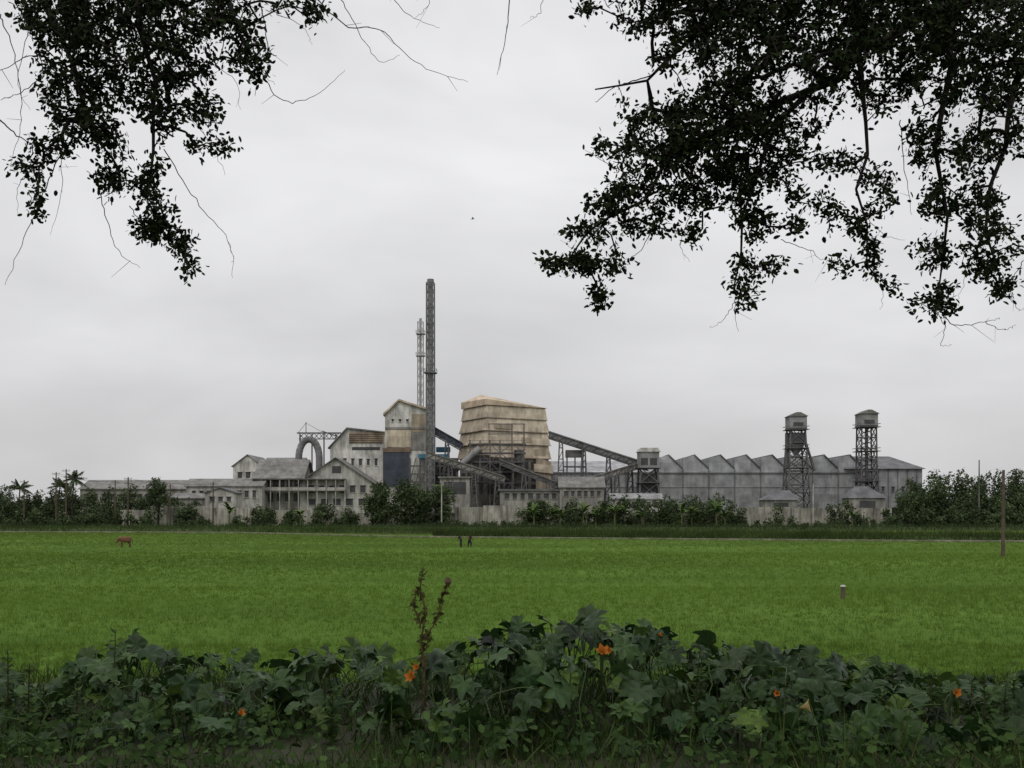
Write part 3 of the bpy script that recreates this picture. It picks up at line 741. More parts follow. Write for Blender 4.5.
def leanto(px0,px1,pp,pr,pe,d):
    b=Build('tin_roof_shelter')
    b.prism('walls',M_conc,[(X(px0+2,d),0),(X(px1-2,d),0),(X(px1-2,d),Z(pe,d)-.02),(X(px0+2,d),Z(pe,d)-.02)],d+.5,d+7)
    x0,x1,xp=X(px0,d),X(px1,d),X(pp,d); ze,zr=Z(pe,d),Z(pr,d)
    b.poly('roof',M_dkroof,[(x0,d,ze),(x1,d,ze),(xp+2,d+4,zr),(x1,d+8,ze),(x0,d+8,ze),(xp-2,d+4,zr)],[(0,1,2,5),(1,3,2),(3,4,5,2),(4,0,5)])
    b.box('openings',M_dark,x0*.7+x1*.3,x0*.3+x1*.7,d+.44,d+.49,0,ze-.8)
    b.done()
leanto(763,800,786,490,500,292); leanto(848,888,866,486,498,296)

def pole(name,px,d,ptop,r,arms=1,mat=M_wood):
    b=Build(name); x=X(px,d); zt=Z(ptop,d)
    b.cyl('shaft',mat,(x,d,-.1),(x+.05,d,zt),r*1.15,r*.75,10)
    for k in range(arms):
        z=zt-.5-k*1.2; b.beam('crossarm',mat,(x-1.0,d,z),(x+1.0,d,z),.14)
        for o in (-.85,0,.85): b.cyl('insulators',M_white,(x+o,d,z+.08),(x+o,d,z+.35),.07,k=8)
    b.done(); return (x,d,zt)
pole('wooden_pole',1003,100,470,.17,0)
P1=pole('utility_pole',56,262,472,.18,1); P2=pole('utility_pole',66,262,469,.18,1); P3=pole('utility_pole',115,262,480,.18,1); P4=pole('utility_pole',128,262,477,.2,2)
pole('utility_pole',441.5,256,481,.16,0,M_white2); pole('utility_pole',813,256,484,.16,0,M_white2)
P5=pole('utility_pole',979,285,460,.2,0,M_steel); P6=pole('utility_pole',213,262,482,.18,1); pole('utility_pole',170,262,484,.18,1); pole('utility_pole',24,262,480,.18,1)
b=Build('power_lines')
for (a,c) in ((P1,P3),(P4,P6)):
    for o in (-.85,.85):
        prev=None
        for i in range(9):
            t=i/8; p=Vector(a).lerp(Vector(c),t); p.x+=o; p.z-=.5+2.4*t*(1-t)
            if prev: b.beam('wires',M_steel,prev,p,.05)
            prev=p
b.done()
pr=Build('marker_post'); d=52; x=X(843,d)
pr.cyl('post',M_wood,(x,d,0),(x,d,.62),.13,.11,10); pr.cyl('cap',M_white2,(x,d,.62),(x,d,.70),.14,.11,10); pr.done()

# ------------------------------------------------------------------ cow and people
def skin(name,vs,es,rs,root=0,sub=2):
    me=bpy.data.meshes.new(name); me.from_pydata(vs,es,[]); o=bpy.data.objects.new(name,me); scene.collection.objects.link(o)
    o.modifiers.new('Skin','SKIN')
    for i,r in enumerate(rs):
        sv=me.skin_vertices[0].data[i]; sv.radius=(r,r) if not isinstance(r,tuple) else r; sv.use_root=(i==root)
    s=o.modifiers.new('Sub','SUBSURF'); s.levels=sub; s.render_levels=sub
    dg=bpy.context.evaluated_depsgraph_get(); m2=bpy.data.meshes.new_from_object(o.evaluated_get(dg))
    o.modifiers.clear(); o.data=m2
    for p in m2.polygons: p.use_smooth=True
    return o
def solid(name,c,rough=.8):
    return weathered(name,c,rough=rough,stain=tuple(x*.6 for x in c),sc=3,streak=False,amt=.5)
def cow(x,y):
    vs=[(0,0,1.12),(.45,0,1.06),(.9,0,1.10),(-.15,0,1.16),
        (1.18,0,1.14),(1.42,0,.98),(1.55,0,.80),(1.66,0,.56)]
    es=[(3,0),(0,1),(1,2),(2,4),(4,5),(5,6),(6,7)]
    rs=[(.31,.31),(.38,.42),(.32,.37),(.19,.20),(.22,.24),(.16,.19),(.14,.16),(.09,.09)]
    def chain(start,pts,rr):
        prev=start
        for p,r in zip(pts,rr):
            vs.append(p); rs.append(r); es.append((prev,len(vs)-1)); prev=len(vs)-1
    for s in (-1,1):
        chain(0,[(.02,s*.2,.84),(.10,s*.21,.66),(-.08,s*.21,.42),(-.05,s*.21,.1),(.0,s*.21,.03)],[.20,.14,.08,.06,.07])
        chain(2,[(.92,s*.2,.80),(.92,s*.2,.45),(.93,s*.2,.12),(.97,s*.2,.03)],[.15,.085,.06,.07])
        chain(6,[(1.50,s*.15,.88),(1.46,s*.27,.86)],[.04,.025])
        chain(6,[(1.50,s*.07,.98),(1.56,s*.15,1.10)],[.025,.012])
    chain(3,[(-.32,0,1.05),(-.36,0,.75),(-.35,0,.5)],[.04,.025,.035])
    o=skin('brown_cow',vs,es,rs); o.data.materials.append(solid('cow_hide',(.15,.075,.04))); o.data.materials.append(solid('cow_dark',(.05,.03,.022)))
    for p in o.data.polygons:
        c=p.center
        if c.z<.16 or (c.x>1.6 and c.z<.66) or (c.x<-.3 and c.z<.62): p.material_index=1
    o.location=(x+.2,y,0.02); o.rotation_euler=(0,0,math.radians(214))
cow(*COW)
def person(x,y,rz,bend,shirt,legs,name='farm_worker'):
    ca,sa=math.cos(bend),math.sin(bend)
    def up(l,lat=0,f=0): return (l*sa+f*ca,lat,.93+l*ca-f*sa)
    vs=[(0,0,.93),up(.2),up(.42),up(.52),up(.58),up(.66,0,.02),up(.76,0,.02)]
    es=[(0,1),(1,2),(2,3),(3,4),(4,5),(5,6)]; rs=[(.19,.15),(.17,.14),(.20,.14),(.10,.08),(.06,.06),(.10,.11),(.085,.095)]
    def chain(st,pts,rr):
        prev=st
        for p,r in zip(pts,rr): vs.append(p); rs.append(r); es.append((prev,len(vs)-1)); prev=len(vs)-1
        return prev
    for s in (-1,1):
        st=.14*s
        chain(0,[(0,s*.1,.84),(.05+st,s*.11,.48),(-.02+st,s*.11,.09),(.10+st,s*.12,.04)],[.15,.12,.075,.05])
        sh=up(.46,s*.2); el=(sh[0]+.08,s*.25,sh[2]-.28); wr=(el[0]+.14,s*.22,el[2]-.2)
        w=chain(2,[sh,el,wr],[.08,.058,.034])
        hd=(wr[0]+.04,wr[1],wr[2]-.07); h=chain(w,[hd],[.032])
        for k in range(4): chain(h,[(hd[0]+.02+.008*k,hd[1]+(k-1.5)*.02,hd[2]-.06-.012*(k in(1,2)))],[.009])
        chain(h,[(hd[0]+.05,hd[1]-s*.02,hd[2]-.02)],[.010])
    chain(5,[up(.665,0,.125)],[.018])
    o=skin(name,vs,es,rs,sub=1)
    for m in (solid('skin',(.09,.05,.03)),shirt,legs,solid('hair',(.01,.01,.01))): o.data.materials.append(m)
    for p in o.data.polygons:
        c=p.center; l=(c.x)*sa+(c.z-.93)*ca; f=c.x*ca-(c.z-.93)*sa
        if c.z<.9 and l<.02: p.material_index=2 if c.z>.3 else 0
        elif l<.54 and abs(c.y)<.235: p.material_index=1
        if l>.58 and (l>.72 or f<-.01): p.material_index=3
    o.location=(x,y,0); o.rotation_euler=(0,0,rz)
person(*PE[0],math.radians(215),.38,solid('dark_shirt',(.025,.022,.035)),solid('dhoti',(.035,.035,.045)))
person(*PE[1],math.radians(-30),.22,solid('red_brown_shirt',(.05,.02,.02)),solid('dark_lungi',(.022,.024,.04)))

bd=Build('bird'); p=Vector(V(473,219,110))
bd.cyl('body',M_steel2,p-Vector((.18,0,0)),p+Vector((.18,0,.02)),.05,.03,8)
for s in (-1,1): bd.poly('wings',M_steel2,[p+Vector((-.08,0,.02)),p+Vector((.1,0,.02)),p+Vector((.0,s*.35,.12)),p+Vector((-.1,s*.5,.04))],[(0,1,2,3)])
bd.poly('tail',M_steel2,[p+Vector((-.16,0,0)),p+Vector((-.32,.06,0)),p+Vector((-.32,-.06,0))],[(0,1,2)])
bd.done()

# ------------------------------------------------------------------ foreground: pumpkin vines
def pleaf():
    n=28; T=[(0,0,0)]; f3=[];f4=[]
    for ring in (.35,.7,1.0):
        for i in range(n):
            th=2*math.pi*i/n
            dth=math.pi-abs(math.pi-th)
            r=.84+.13*math.cos(7*th)+.05*math.cos(th)
            r*=1-.72*math.exp(-((dth-math.pi)/.28)**2)
            r+=.03*math.sin(th*19)
            R=r if ring==1 else r*ring
            z=.22*R*R*(.5)-.06*math.cos(7*th)*R+.07*math.sin(3*th+1)*R*R-.30*max(0,R-.55)
            T.append((R*math.cos(th),R*math.sin(th)*1.05,z))
    for i in range(n):
        j=(i+1)%n; f3.append([0,1+i,1+j])
        for k in range(2): a=1+k*n; f4.append([a+i,a+n+i,a+n+j,a+j])
    return np.array(T),[np.array(f3),np.array(f4)]
PT,PF=pleaf()
tabP=[(-200,680),(0,668),(25,690),(50,698),(75,672),(105,655),(130,640),(160,652),(200,655),(240,655),(275,675),(305,660),(340,642),(375,652),(400,662),(440,652),(480,632),(520,622),(580,616),(620,622),(650,622),(690,645),(720,648),(752,654),(790,652),(830,660),(870,668),(900,672),(930,690),(960,678),(1000,694),(1024,685),(1250,690)]
def vines():
    n=2000
    y=rng.uniform(6.15,8.5,n); x=rng.uniform(-5.6,5.6,n)
    px=512+x/y*1000
    top=np.array([prof(p,tabP) for p in px])
    H=np.clip(1.5-(top-512)/1000*7.3,.12,2)
    prf=np.clip(1-((y-7.5)/1.6)**2,.15,1)
    u=rng.uniform(0,1,n)**.6
    z=3.0+H*prf*u*.98+.03
    z=np.minimum(z,EYE-(top-512+2+rng.normal(0,6,n))/1000*y)
    keep=(rng.uniform(size=n)<(.58+.5*lowf(x*3,y*3,1.1)))
    keep|=(x>-.3)&(x<3.0)&(rng.uniform(size=n)<.4)
    x,y,z,u=x[keep],y[keep],z[keep],u[keep]; n=len(x)
    nrm=norm(np.stack([rng.normal(0,.62,n),rng.normal(-.15,.62,n),np.full(n,.72)],1))
    d=norm(np.cross(nrm,norm(rng.normal(size=(n,3)))))
    d[:,2]-=.15
    s=rng.uniform(.06,.155,n)*np.where(rng.uniform(size=n)<.25,.65,1)*np.where(x<-1.8,.85,1)
    col=gcol(n,(.014,.036,.010),(.038,.072,.020),.25)
    yl=rng.uniform(size=n)<.14; col[yl]=col[yl]*np.array([1.9,1.65,1.1])
    R=frames(d,nrm)
    pos=np.stack([x,y,z],1)
    leaf=inst(PT,PF,R,pos,np.stack([s,s*rng.uniform(.75,1.1,n),s*rng.uniform(.8,3.0,n)],1),col)
    e=bpy.data.objects.new('pumpkin_vines',None); scene.collection.objects.link(e)
    mesh_np('leaves',leaf[0],leaf[1],M_pump,leaf[2],leaf[3],smooth=True,parent=e)
    g=pos+np.stack([rng.normal(0,.12,n),rng.normal(0,.12,n),np.zeros(n)],1); g[:,2]=2.99
    mid=(pos+g)/2+rng.normal(0,.03,(n,3)); mid[:,2]+=.04
    v1,f1=tubes(g,mid,np.full(n,.006),np.full(n,.005),5); v2,f2=tubes(mid,pos,np.full(n,.005),np.full(n,.004),5)
    v=np.concatenate([v1,v2]); f=[f1[0],f2[0]+len(v1)]
    mesh_np('petioles',v,f,M_pump,np.tile([[.045,.075,.025]],(len(v),1)),np.tile([[.5,.3,0]],(len(v),1)),parent=e)
    P=[];Q=[]
    for k in range(90):
        xx=rng.uniform(-4.4,4.4); yy=rng.uniform(6.3,8); t=prof(512+xx/yy*1000,tabP); hh=max(.1,(1.5-(t-512)/1000*7.3))*rng.uniform(.5,1.0)
        p=np.array([xx,yy,3.0+hh*.65]); dr=np.array([rng.normal(0,.4),rng.normal(0,.3),1.])
        for j in range(8):
            q=p+norm(dr)*.045; P.append(p);Q.append(q);p=q; dr=dr+np.array([rng.normal(0,.35),rng.normal(0,.3),-.16])
    v,f=tubes(P,Q,np.full(len(P),.004),np.full(len(P),.0035),5); mesh_np('tendrils',v,f,M_pump,np.tile([[.06,.10,.03]],(len(v),1)),np.tile([[.5,.3,0]],(len(v),1)),parent=e)
vines()
def flower(px,py,d,s,col,nm='squash_flower'):
    k=5
    c=np.array(V(px,py,d))
    vs=[];fs=[];cols=[]
    ax=norm(np.array([rng.normal(0,.7),-.5,rng.uniform(-.1,.8)])); u=norm(np.cross(ax,[0,0,1])); w=np.cross(u,ax)
    for i in range(k):
        a=2*math.pi*i/k+rng.uniform(-.15,.15)
        o=len(vs)
        for t,r,wd in ((0,.12,.10),(.6,.35,.36),(1.1,.6,.40),(1.3+rng.uniform(-.4,.1),.9,.08)):
            for sg in (-1,0,1):
                aa=a+sg*wd/max(r,.3)*.9
                vs.append(c+s*((ax*(t-(.06 if sg==0 else 0)))+(u*math.cos(aa)+w*math.sin(aa))*r))
                cols.append(np.array(col)*(.55+.35*t))
        for j in range(3):
            b0=o+j*3; fs+= [[b0,b0+1,b0+4,b0+3],[b0+1,b0+2,b0+5,b0+4]]
    mesh=mesh_np(nm,np.array(vs),[np.array(fs)],M_flower,np.array(cols),smooth=True)
    v,f=tubes([c-ax*s*.9+np.array([0,.02,-.12])],[c+ax*s*.1],[.006],[.018],6)
    mesh_np('stem',v,f,M_pump,np.tile([[.05,.08,.03]],(len(v),1)),np.tile([[.5,.3,0]],(len(v),1)),parent=mesh)
OR=(.46,.15,.022)
for a in ((602,655,6.6,.05),(612,652,6.7,.036),(415,678,6.4,.048),(419,668,6.5,.03),(953,693,6.2,.036),(238,714,6.1,.03),(778,693,6.1,.025),(658,634,6.9,.022)): flower(*a,OR)
flower(800,708,6.1,.05,(.42,.33,.14))

def weed():
    e=bpy.data.objects.new('tall_weed',None); scene.collection.objects.link(e)
    d=6.9; pts=[V(424,712,d),V(424,672,d),V(421,640,d),V(426,612,d),V(420,588,d),V(423,571,d)]
    br=[(V(423,640,d),V(436,622,d)),(V(436,622,d),V(441,600,d)),(V(441,600,d),V(448,584,d)),(V(421,625,d),V(413,606,d)),(V(413,606,d),V(417,590,d)),(V(426,650,d),V(431,628,d+.05))]
    P=[pts[i] for i in range(5)]+[a for a,_ in br]; Q=[pts[i+1] for i in range(5)]+[c for _,c in br]
    n=len(P); v,f=tubes(P,Q,[.012,.010,.009,.007,.006]+[.006]*(n-5),[.010,.009,.007,.006,.004]+[.005]*(n-5),6)
    mesh_np('stalks',v,f,weathered('dry_stalk',(.09,.06,.03),sc=20),parent=e)
    k=190; i=rng.integers(0,n,k); t=rng.uniform(0,1,(k,1)); pos=np.array(P)[i]*(1-t)+np.array(Q)[i]*t
    T=np.array([[0,0,0],[.4,.34,.05],[1,0,-.1],[.4,-.34,.05]])
    v,f,c,l=inst(T,[np.array([[0,1,2,3]])],frames(rdir(k)+np.array([0,0,-.2]),rdir(k)),pos,rng.uniform(.025,.06,k),gcol(k,(.05,.075,.02),(.10,.085,.03)))
    mesh_np('leaves',v,f,M_grass,c,parent=e)
    c0=np.array(V(448,582,d)); v,f=tubes([c0-[0,0,.025],c0],[c0,c0+np.array([0,0,.03])],[.012,.024],[.024,.016],8)
    mesh_np('seed_pod',v,f,weathered('pod',(.12,.07,.055),sc=20),parent=e)
weed()
def weed2(px,d,pb,pt):
    e=bpy.data.objects.new('leafy_weed',None); scene.collection.objects.link(e)
    a=np.array(V(px,pb,d)); a[2]=min(a[2],3.0); c=np.array(V(px+rng.uniform(-6,6),pt,d))
    m=(a+c)/2+rng.normal(0,.02,3)
    v,f=tubes([a,m],[m,c],[.008,.006],[.006,.003],6); mesh_np('stem',v,f,M_pump,np.tile([[.04,.05,.02]],(len(v),1)),np.tile([[.5,.3,0]],(len(v),1)),parent=e)
    k=60; t=rng.uniform(.15,1,(k,1)); pos=a*(1-t)+c*t
    dr=rng.normal(0,1,(k,3)); dr[:,2]=np.abs(dr[:,2])*.4
    T=np.array([[0,0,0],[.4,.28,.05],[1,0,-.15],[.4,-.28,.05]])
    v,f,cc,l=inst(T,[np.array([[0,1,2,3]])],frames(dr,np.tile([[0,-.2,1.]],(k,1))),pos,rng.uniform(.05,.11,k)*(1.2-.6*t[:,0]),gcol(k,(.024,.05,.013),(.06,.095,.028)))
    mesh_np('leaves',v,f,M_grass,cc,parent=e)
for a in ((893,7,760,662),(930,6.8,760,670),(855,7,760,672),(1005,6.7,760,680),(30,6.4,760,664),(8,6.5,760,650),(120,7,740,632),(968,6.9,760,680),(700,6.6,760,650),(330,6.4,760,690),(75,6.3,760,690),(500,7,740,640),(985,6.5,760,672),(1018,6.9,760,676),(45,6.8,760,680),(880,6.6,760,690)): weed2(*a)

def fgrass():
    n=48000
    y=rng.uniform(4.6,9.2,n); x=rng.uniform(-6,6,n)
    lf=lowf(x,y,2.1)
    k=rng.uniform(size=n)<.6+.4*lf; x,y,lf=x[k],y[k],lf[k]; n=len(x)
    h=rng.uniform(.05,.2,n)*(1+.5*lf)*np.where((rng.uniform(size=n)<.08)&(y<7),2.0,1)
    col=gcol(n,(.022,.044,.011),(.062,.10,.024),.22)
    dry=rng.uniform(size=n)<.04; col[dry]=np.array([.12,.10,.045])
    v,f,c,l=blades(np.stack([x,y,np.full(n,2.98)],1),h,rng.uniform(.005,.012,n),1.0,col)
    mesh_np('verge_grass',v,f,M_grass,c)
    n=30000; y=rng.uniform(8.8,15,n); x=rng.uniform(-11,11,n); t=np.clip((y-8.8)/5.7,0,1); z=3*(1-t*t*(3-2*t))-.03
    v,f,c,l=blades(np.stack([x,y,z],1),rng.uniform(.05,.16,n),rng.uniform(.01,.02,n),1.2,gcol(n,(.05,.085,.017),(.085,.135,.025),.15)); mesh_np('embankment_grass',v,f,M_grass,c)
    n=6000; y=rng.uniform(5.2,6.9,n); x=rng.uniform(-4.6,4.6,n); lf=lowf(x+5,y,1.7)
    k=rng.uniform(size=n)<.45+.55*lf+.25*(x<-1.2); x,y=x[k],y[k]; n=len(x)
    z=3.0+rng.uniform(.01,.24,n)*(1+.3*lowf(x,y,3))
    T=np.array([[0,0,0],[.25,.32,.05],[.7,.3,.02],[1,0,-.12],[.7,-.3,.02],[.25,-.32,.05]])
    nr=norm(np.stack([rng.normal(0,.6,n),rng.normal(-.3,.6,n),np.ones(n)],1)); dd=np.cross(nr,rdir(n))
    v,f,c,l=inst(T,[np.array([[0,1,2,3],[0,3,4,5]])],frames(dd,nr),np.stack([x,y,z],1),rng.uniform(.025,.075,n),gcol(n,(.016,.036,.009),(.05,.085,.024),.22)); mesh_np('ground_creepers',v,f,M_grass,c)
fgrass()

# ------------------------------------------------------------------ overhanging trees
LT=np.array([[0,0,0],[.3,.27,.04],[.72,.24,.03],[1,0,-.05],[.72,-.24,.03],[.3,-.27,.04]]); LTF=[np.array([[0,1,2,3],[0,3,4,5]])]
def big_tree(name,limbs,blobs,crown,seed,bare):
    global rng
    r=np.random.default_rng(seed)
    nodes=[];par=[];rad=[]
    for L in limbs:
        prev=-1
        if nodes:
            A=np.array(nodes); prev=int(np.argmin(((A-np.array(L[0][:3]))**2).sum(1)))
        for i in range(len(L)-1):
            a=np.array(L[i]);c=np.array(L[i+1]); m=max(2,int(np.linalg.norm(c[:3]-a[:3])/.16))
            for k in range(m if i<len(L)-2 else m+1):
                q=a+(c-a)*k/m; w=r.normal(0,.02,3)
                nodes.append(q[:3]+w); par.append(prev); rad.append(q[3]); prev=len(nodes)-1
    att=[]
    for (px,py,rx,ry,n,d0,d1) in blobs:
        n=int(n*1.12)
        for _ in range(n):
            a=r.uniform(0,6.283); q=math.sqrt(r.uniform(0,1)); d=r.uniform(d0,d1)
            if r.uniform()<.18: q*=1.35
            att.append(V(px+rx*q*math.cos(a),py+ry*q*math.sin(a),d))
    nvis=len(att)
    for (cx,cy,cz,ax,ay,az,n) in crown:
        for k in range(n):
            p=r.normal(size=3); p/=np.linalg.norm(p); p*=r.uniform(.5,1)
            q=(cx+p[0]*ax,cy+p[1]*ay,cz+p[2]*az)
            if q[1]>.3:
                ppx=512+q[0]/q[1]*1000; ppy=512-(q[2]-EYE)/q[1]*1000
                if ppy>-25 and -120<ppx<1150: continue
            if q[2]<5.2: continue
            att.append(q)
    att=np.array(att)
    N0=len(nodes)
    cap=N0+len(att)*3+10
    A=np.full((cap,3),1e6); A[:N0]=nodes; cnt=N0
    dist=np.array([np.sqrt(((A[:N0]-p)**2).sum(1)).min() for p in att])
    order=np.argsort(dist); rad=list(rad)+[0]*(cap-N0); par=list(par)+[0]*(cap-N0)
    tips=[]
    for oi in order:
        p=att[oi]
        dd=A[:cnt]-p; d2=(dd**2).sum(1)
        d2=d2*(1+.6*(A[:cnt,2]<p[2]-.03))
        j=int(np.argmin(d2)); q=A[j]; L=math.sqrt(((q-p)**2).sum())
        pr=j
        ns=2 if L>.1 else 1
        for s in range(1,ns+1):
            t=s/ns; m=q*(1-t)+p*t
            if s<ns: m=m+r.normal(0,.06*L,3)+np.array([0,0,.10*L])
            A[cnt]=m; par[cnt]=pr; pr=cnt; cnt+=1
        tips.append((cnt-1,oi<nvis))
    w=np.zeros(cnt)
    for t,_ in tips: w[t]+=1
    for i in range(cnt-1,N0-1,-1): w[par[i]]+=w[i]
    R=np.zeros(cnt)
    R[:N0]=rad[:N0]
    R[N0:]=np.clip(.0018*np.maximum(w[N0:],1)**.5,.0016,.03)
    idx=np.array([i for i in range(cnt) if par[i]>=0]); pa=np.array([par[i] for i in idx])
    e=bpy.data.objects.new(name,None); scene.collection.objects.link(e)
    thick=R[idx]>.02
    r0=np.where(idx>=N0,np.minimum(R[pa],R[idx]*1.25),R[pa])
    for nm,msk,k in (('limbs',thick,10),('twigs',~thick,4)):
        v,f=tubes(A[pa[msk]],A[idx[msk]],r0[msk],R[idx[msk]],k); mesh_np(nm,v,f,M_bark,smooth=True,parent=e)
    P=[];D=[]
    for t,vis in tips:
        p=A[t]; q=A[par[t]]; ax=p-q; ax=ax/max(np.linalg.norm(ax),1e-6)
        n=r.integers(11,20) if vis else r.integers(4,8)
        for k in range(n):
            s=r.uniform(0,1)**.6
            P.append(q*(1-s)+p*s+r.normal(0,.024 if vis else .06,3)); D.append(ax*.5+r.normal(0,.65,3)+np.array([0,0,-.15]))
    P=np.array(P);D=np.array(D); n=len(P)
    s=r.uniform(.017,.040,n)
    pyv=512-(P[:,2]-EYE)/np.maximum(P[:,1],.1)*1000
    s=np.where((pyv<-25)|(P[:,1]<.5),s*3.8,s)
    st=rng; rng=r
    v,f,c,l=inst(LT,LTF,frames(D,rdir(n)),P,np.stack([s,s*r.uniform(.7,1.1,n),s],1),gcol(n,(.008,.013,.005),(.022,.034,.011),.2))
    rng=st
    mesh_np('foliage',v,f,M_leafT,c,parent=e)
    PP=[];QQ=[];RR=[]
    for tw in bare:
        d=tw[0]; pts=[np.array(V(a,b_,d)) for a,b_ in tw[1]]
        full=[pts[0]]+pts+[pts[-1]]; sm=[]
        for i in range(1,len(full)-2):
            for k in range(8):
                t=k/8; p0,p1,p2,p3=full[i-1:i+3]
                sm.append(.5*((2*p1)+(-p0+p2)*t+(2*p0-5*p1+4*p2-p3)*t*t+(-p0+3*p1-3*p2+p3)*t**3)+r.normal(0,.0035,3))
        sm.append(pts[-1]); M=len(sm)
        for i in range(M-1): PP.append(sm[i]);QQ.append(sm[i+1]);RR.append((tw[2]*(1-.75*i/M),tw[2]*(1-.75*(i+1)/M)))
        for i in range(4,M-2,4):
            if r.uniform()<.45:
                q=sm[i]+r.normal(0,.05,3)+np.array([0,0,-.03]); PP.append(sm[i]);QQ.append(q);RR.append((tw[2]*.4,tw[2]*.2))
    if PP:
        RR=np.array(RR); v,f=tubes(PP,QQ,RR[:,0],RR[:,1],5); mesh_np('bare_twigs',v,f,M_bark,parent=e)
    return e
def LV(px,py,d,r): return (*V(px,py,d),r)
limbsL=[[(-6.2,3.0,2.9,.34),(-6.1,3.1,4.5,.28),(-5.8,3.4,6.2,.24),(-5.2,4.0,7.8,.17),(-3.8,4.6,8.6,.10),(-2.6,5.0,8.6,.06)],
 [(-5.2,4.0,7.8,.15),(-5.4,2.6,9.2,.1),(-5.0,1,10.3,.06)],[(-5.8,3.4,6.2,.14),(-7.5,3.4,8.2,.09),(-8.6,3.6,9.6,.05)],[(-3.8,4.6,8.6,.09),(-3.2,3.2,9.4,.06),(-2.4,1.6,10,.04)],
 [(-3.8,4.6,8.6,.05),LV(10,-60,5.0,.03),LV(45,10,5.0,.018),LV(75,70,5.0,.012),LV(85,130,5.0,.007)],
 [(-2.6,5.0,8.6,.05),LV(110,-60,5.0,.028),LV(140,10,5.0,.016),LV(155,80,5.0,.011),LV(150,150,5.0,.008),LV(165,230,5.0,.004)],
 [(-2.6,5.0,8.6,.04),LV(200,-80,5.1,.025),LV(225,-5,5.1,.013),LV(245,40,5.1,.007)]]
blobsL=[(60,20,34,30,70,4.6,5.7),(100,30,45,38,110,4.6,5.8),(175,20,50,30,90,4.6,5.6),(235,18,24,18,24,4.8,5.4),(250,60,22,24,26,4.8,5.3),(185,65,30,28,45,4.7,5.4),
 (50,75,18,28,24,4.8,5.3),(90,85,28,32,50,4.7,5.4),(135,85,24,26,32,4.8,5.3),(75,125,22,22,28,4.8,5.2),(48,150,20,14,14,4.9,5.1),(25,163,14,5,6,4.9,5.1),(38,195,4,25,9,4.9,5.1),
 (112,140,20,18,22,4.8,5.2),(165,118,16,20,18,4.8,5.2),(200,108,22,20,20,4.8,5.2),(212,145,22,6,10,4.9,5.1),(112,180,20,14,18,4.9,5.1),(150,185,13,20,18,4.9,5.1),
 (155,220,16,18,20,4.9,5.1),(180,240,10,14,10,4.95,5.1),(190,265,7,12,8,4.95,5.1),(140,228,14,8,7,4.9,5.1),(300,6,26,8,10,4.9,5.3),(318,18,8,8,4,5,5.2),(125,-10,110,22,80,4.6,5.8)]
bareL=[(5.0,[(0,120),(25,140),(60,150)],.004),(5.0,[(75,120),(50,180),(28,230),(5,285)],.0035),(5.0,[(165,150),(195,200),(228,240),(233,278)],.0028),(5.1,[(250,40),(275,95),(310,98),(345,70)],.003),
 (5.1,[(255,-20),(268,50),(250,60),(275,85)],.003),(5.0,[(95,170),(105,215),(118,250),(140,268)],.003),(5.1,[(300,-20),(345,25),(380,30),(420,65),(468,82)],.0035),(5.1,[(330,-20),(352,20),(378,60),(400,55)],.0026),
 (5.0,[(0,15),(15,55),(22,120),(10,165)],.003),(5.1,[(380,-20),(405,12),(440,28)],.0025),(5.1,[(430,-20),(428,5),(415,18)],.002),(5.1,[(510,-20),(507,30),(497,75)],.0035),(5.1,[(545,-20),(540,12),(530,18)],.002),(5.0,[(180,110),(205,135),(225,175)],.0025),(5.0,[(60,60),(25,90),(0,100)],.003),(5,[(130,205),(150,235),(190,262)],.0025),(5.0,[(75,-10),(62,40),(20,60),(-10,75)],.004),
 (5.0,[(20,-10),(28,30),(18,80),(30,110)],.0025),(5.0,[(40,150),(20,185),(18,215)],.002),(5.0,[(200,60),(235,80),(240,110)],.002),(5.0,[(60,150),(62,190),(50,235)],.002),(5.1,[(270,10),(300,25),(312,45)],.002)]
crownL=[(-4.2,3.6,9.8,4.2,4.2,1.7,520),(-7.5,3.5,8.5,2.2,2.5,1.6,120),(-2.5,0.0,9.8,3,3,1.2,180)]
big_tree('overhanging_tree',limbsL,blobsL,crownL,5,bareL)
limbsR=[[(6.4,3.2,2.9,.36),(6.3,3.3,4.6,.30),(5.9,3.7,6.3,.24),(5.0,4.4,7.6,.17),(3.9,4.9,8.0,.09)],
 [(5.9,3.7,6.3,.15),(7.4,3.0,8.4,.1),(8.4,2.4,9.6,.06)],[(5.0,4.4,7.6,.13),(4.2,2.8,9.2,.09),(2.4,1.2,10,.05)],[(3.9,4.9,8.0,.08),(1.8,4.4,9.3,.06),(.4,3.6,9.7,.04)],
 [(3.9,4.9,8.0,.07),LV(1060,-40,5.3,.05),LV(960,0,5.3,.034),LV(860,52,5.3,.024),LV(800,98,5.3,.018),LV(740,120,5.2,.013),LV(670,165,5.2,.010),LV(610,215,5.2,.007),LV(570,255,5.2,.004)],
 [(3.9,4.9,8.0,.06),LV(1010,-70,5.5,.03),LV(880,-50,5.5,.024),LV(780,-10,5.5,.018),LV(700,30,5.4,.012),LV(640,75,5.4,.007),LV(600,98,5.4,.004)],
 [LV(960,0,5.3,.03),LV(950,70,5.2,.018),LV(930,140,5.2,.012),LV(950,220,5.2,.008),LV(945,300,5.2,.004)],
 [LV(1060,-40,5.3,.03),LV(1030,60,5.3,.018),LV(1000,150,5.2,.012),LV(985,230,5.2,.008),LV(1005,290,5.2,.004)],
 [LV(800,98,5.3,.016),LV(765,150,5.2,.010),LV(745,215,5.2,.007),LV(740,290,5.2,.004)],
 [LV(860,52,5.3,.018),LV(868,120,5.2,.010),LV(858,190,5.2,.007),LV(868,270,5.2,.004)]]
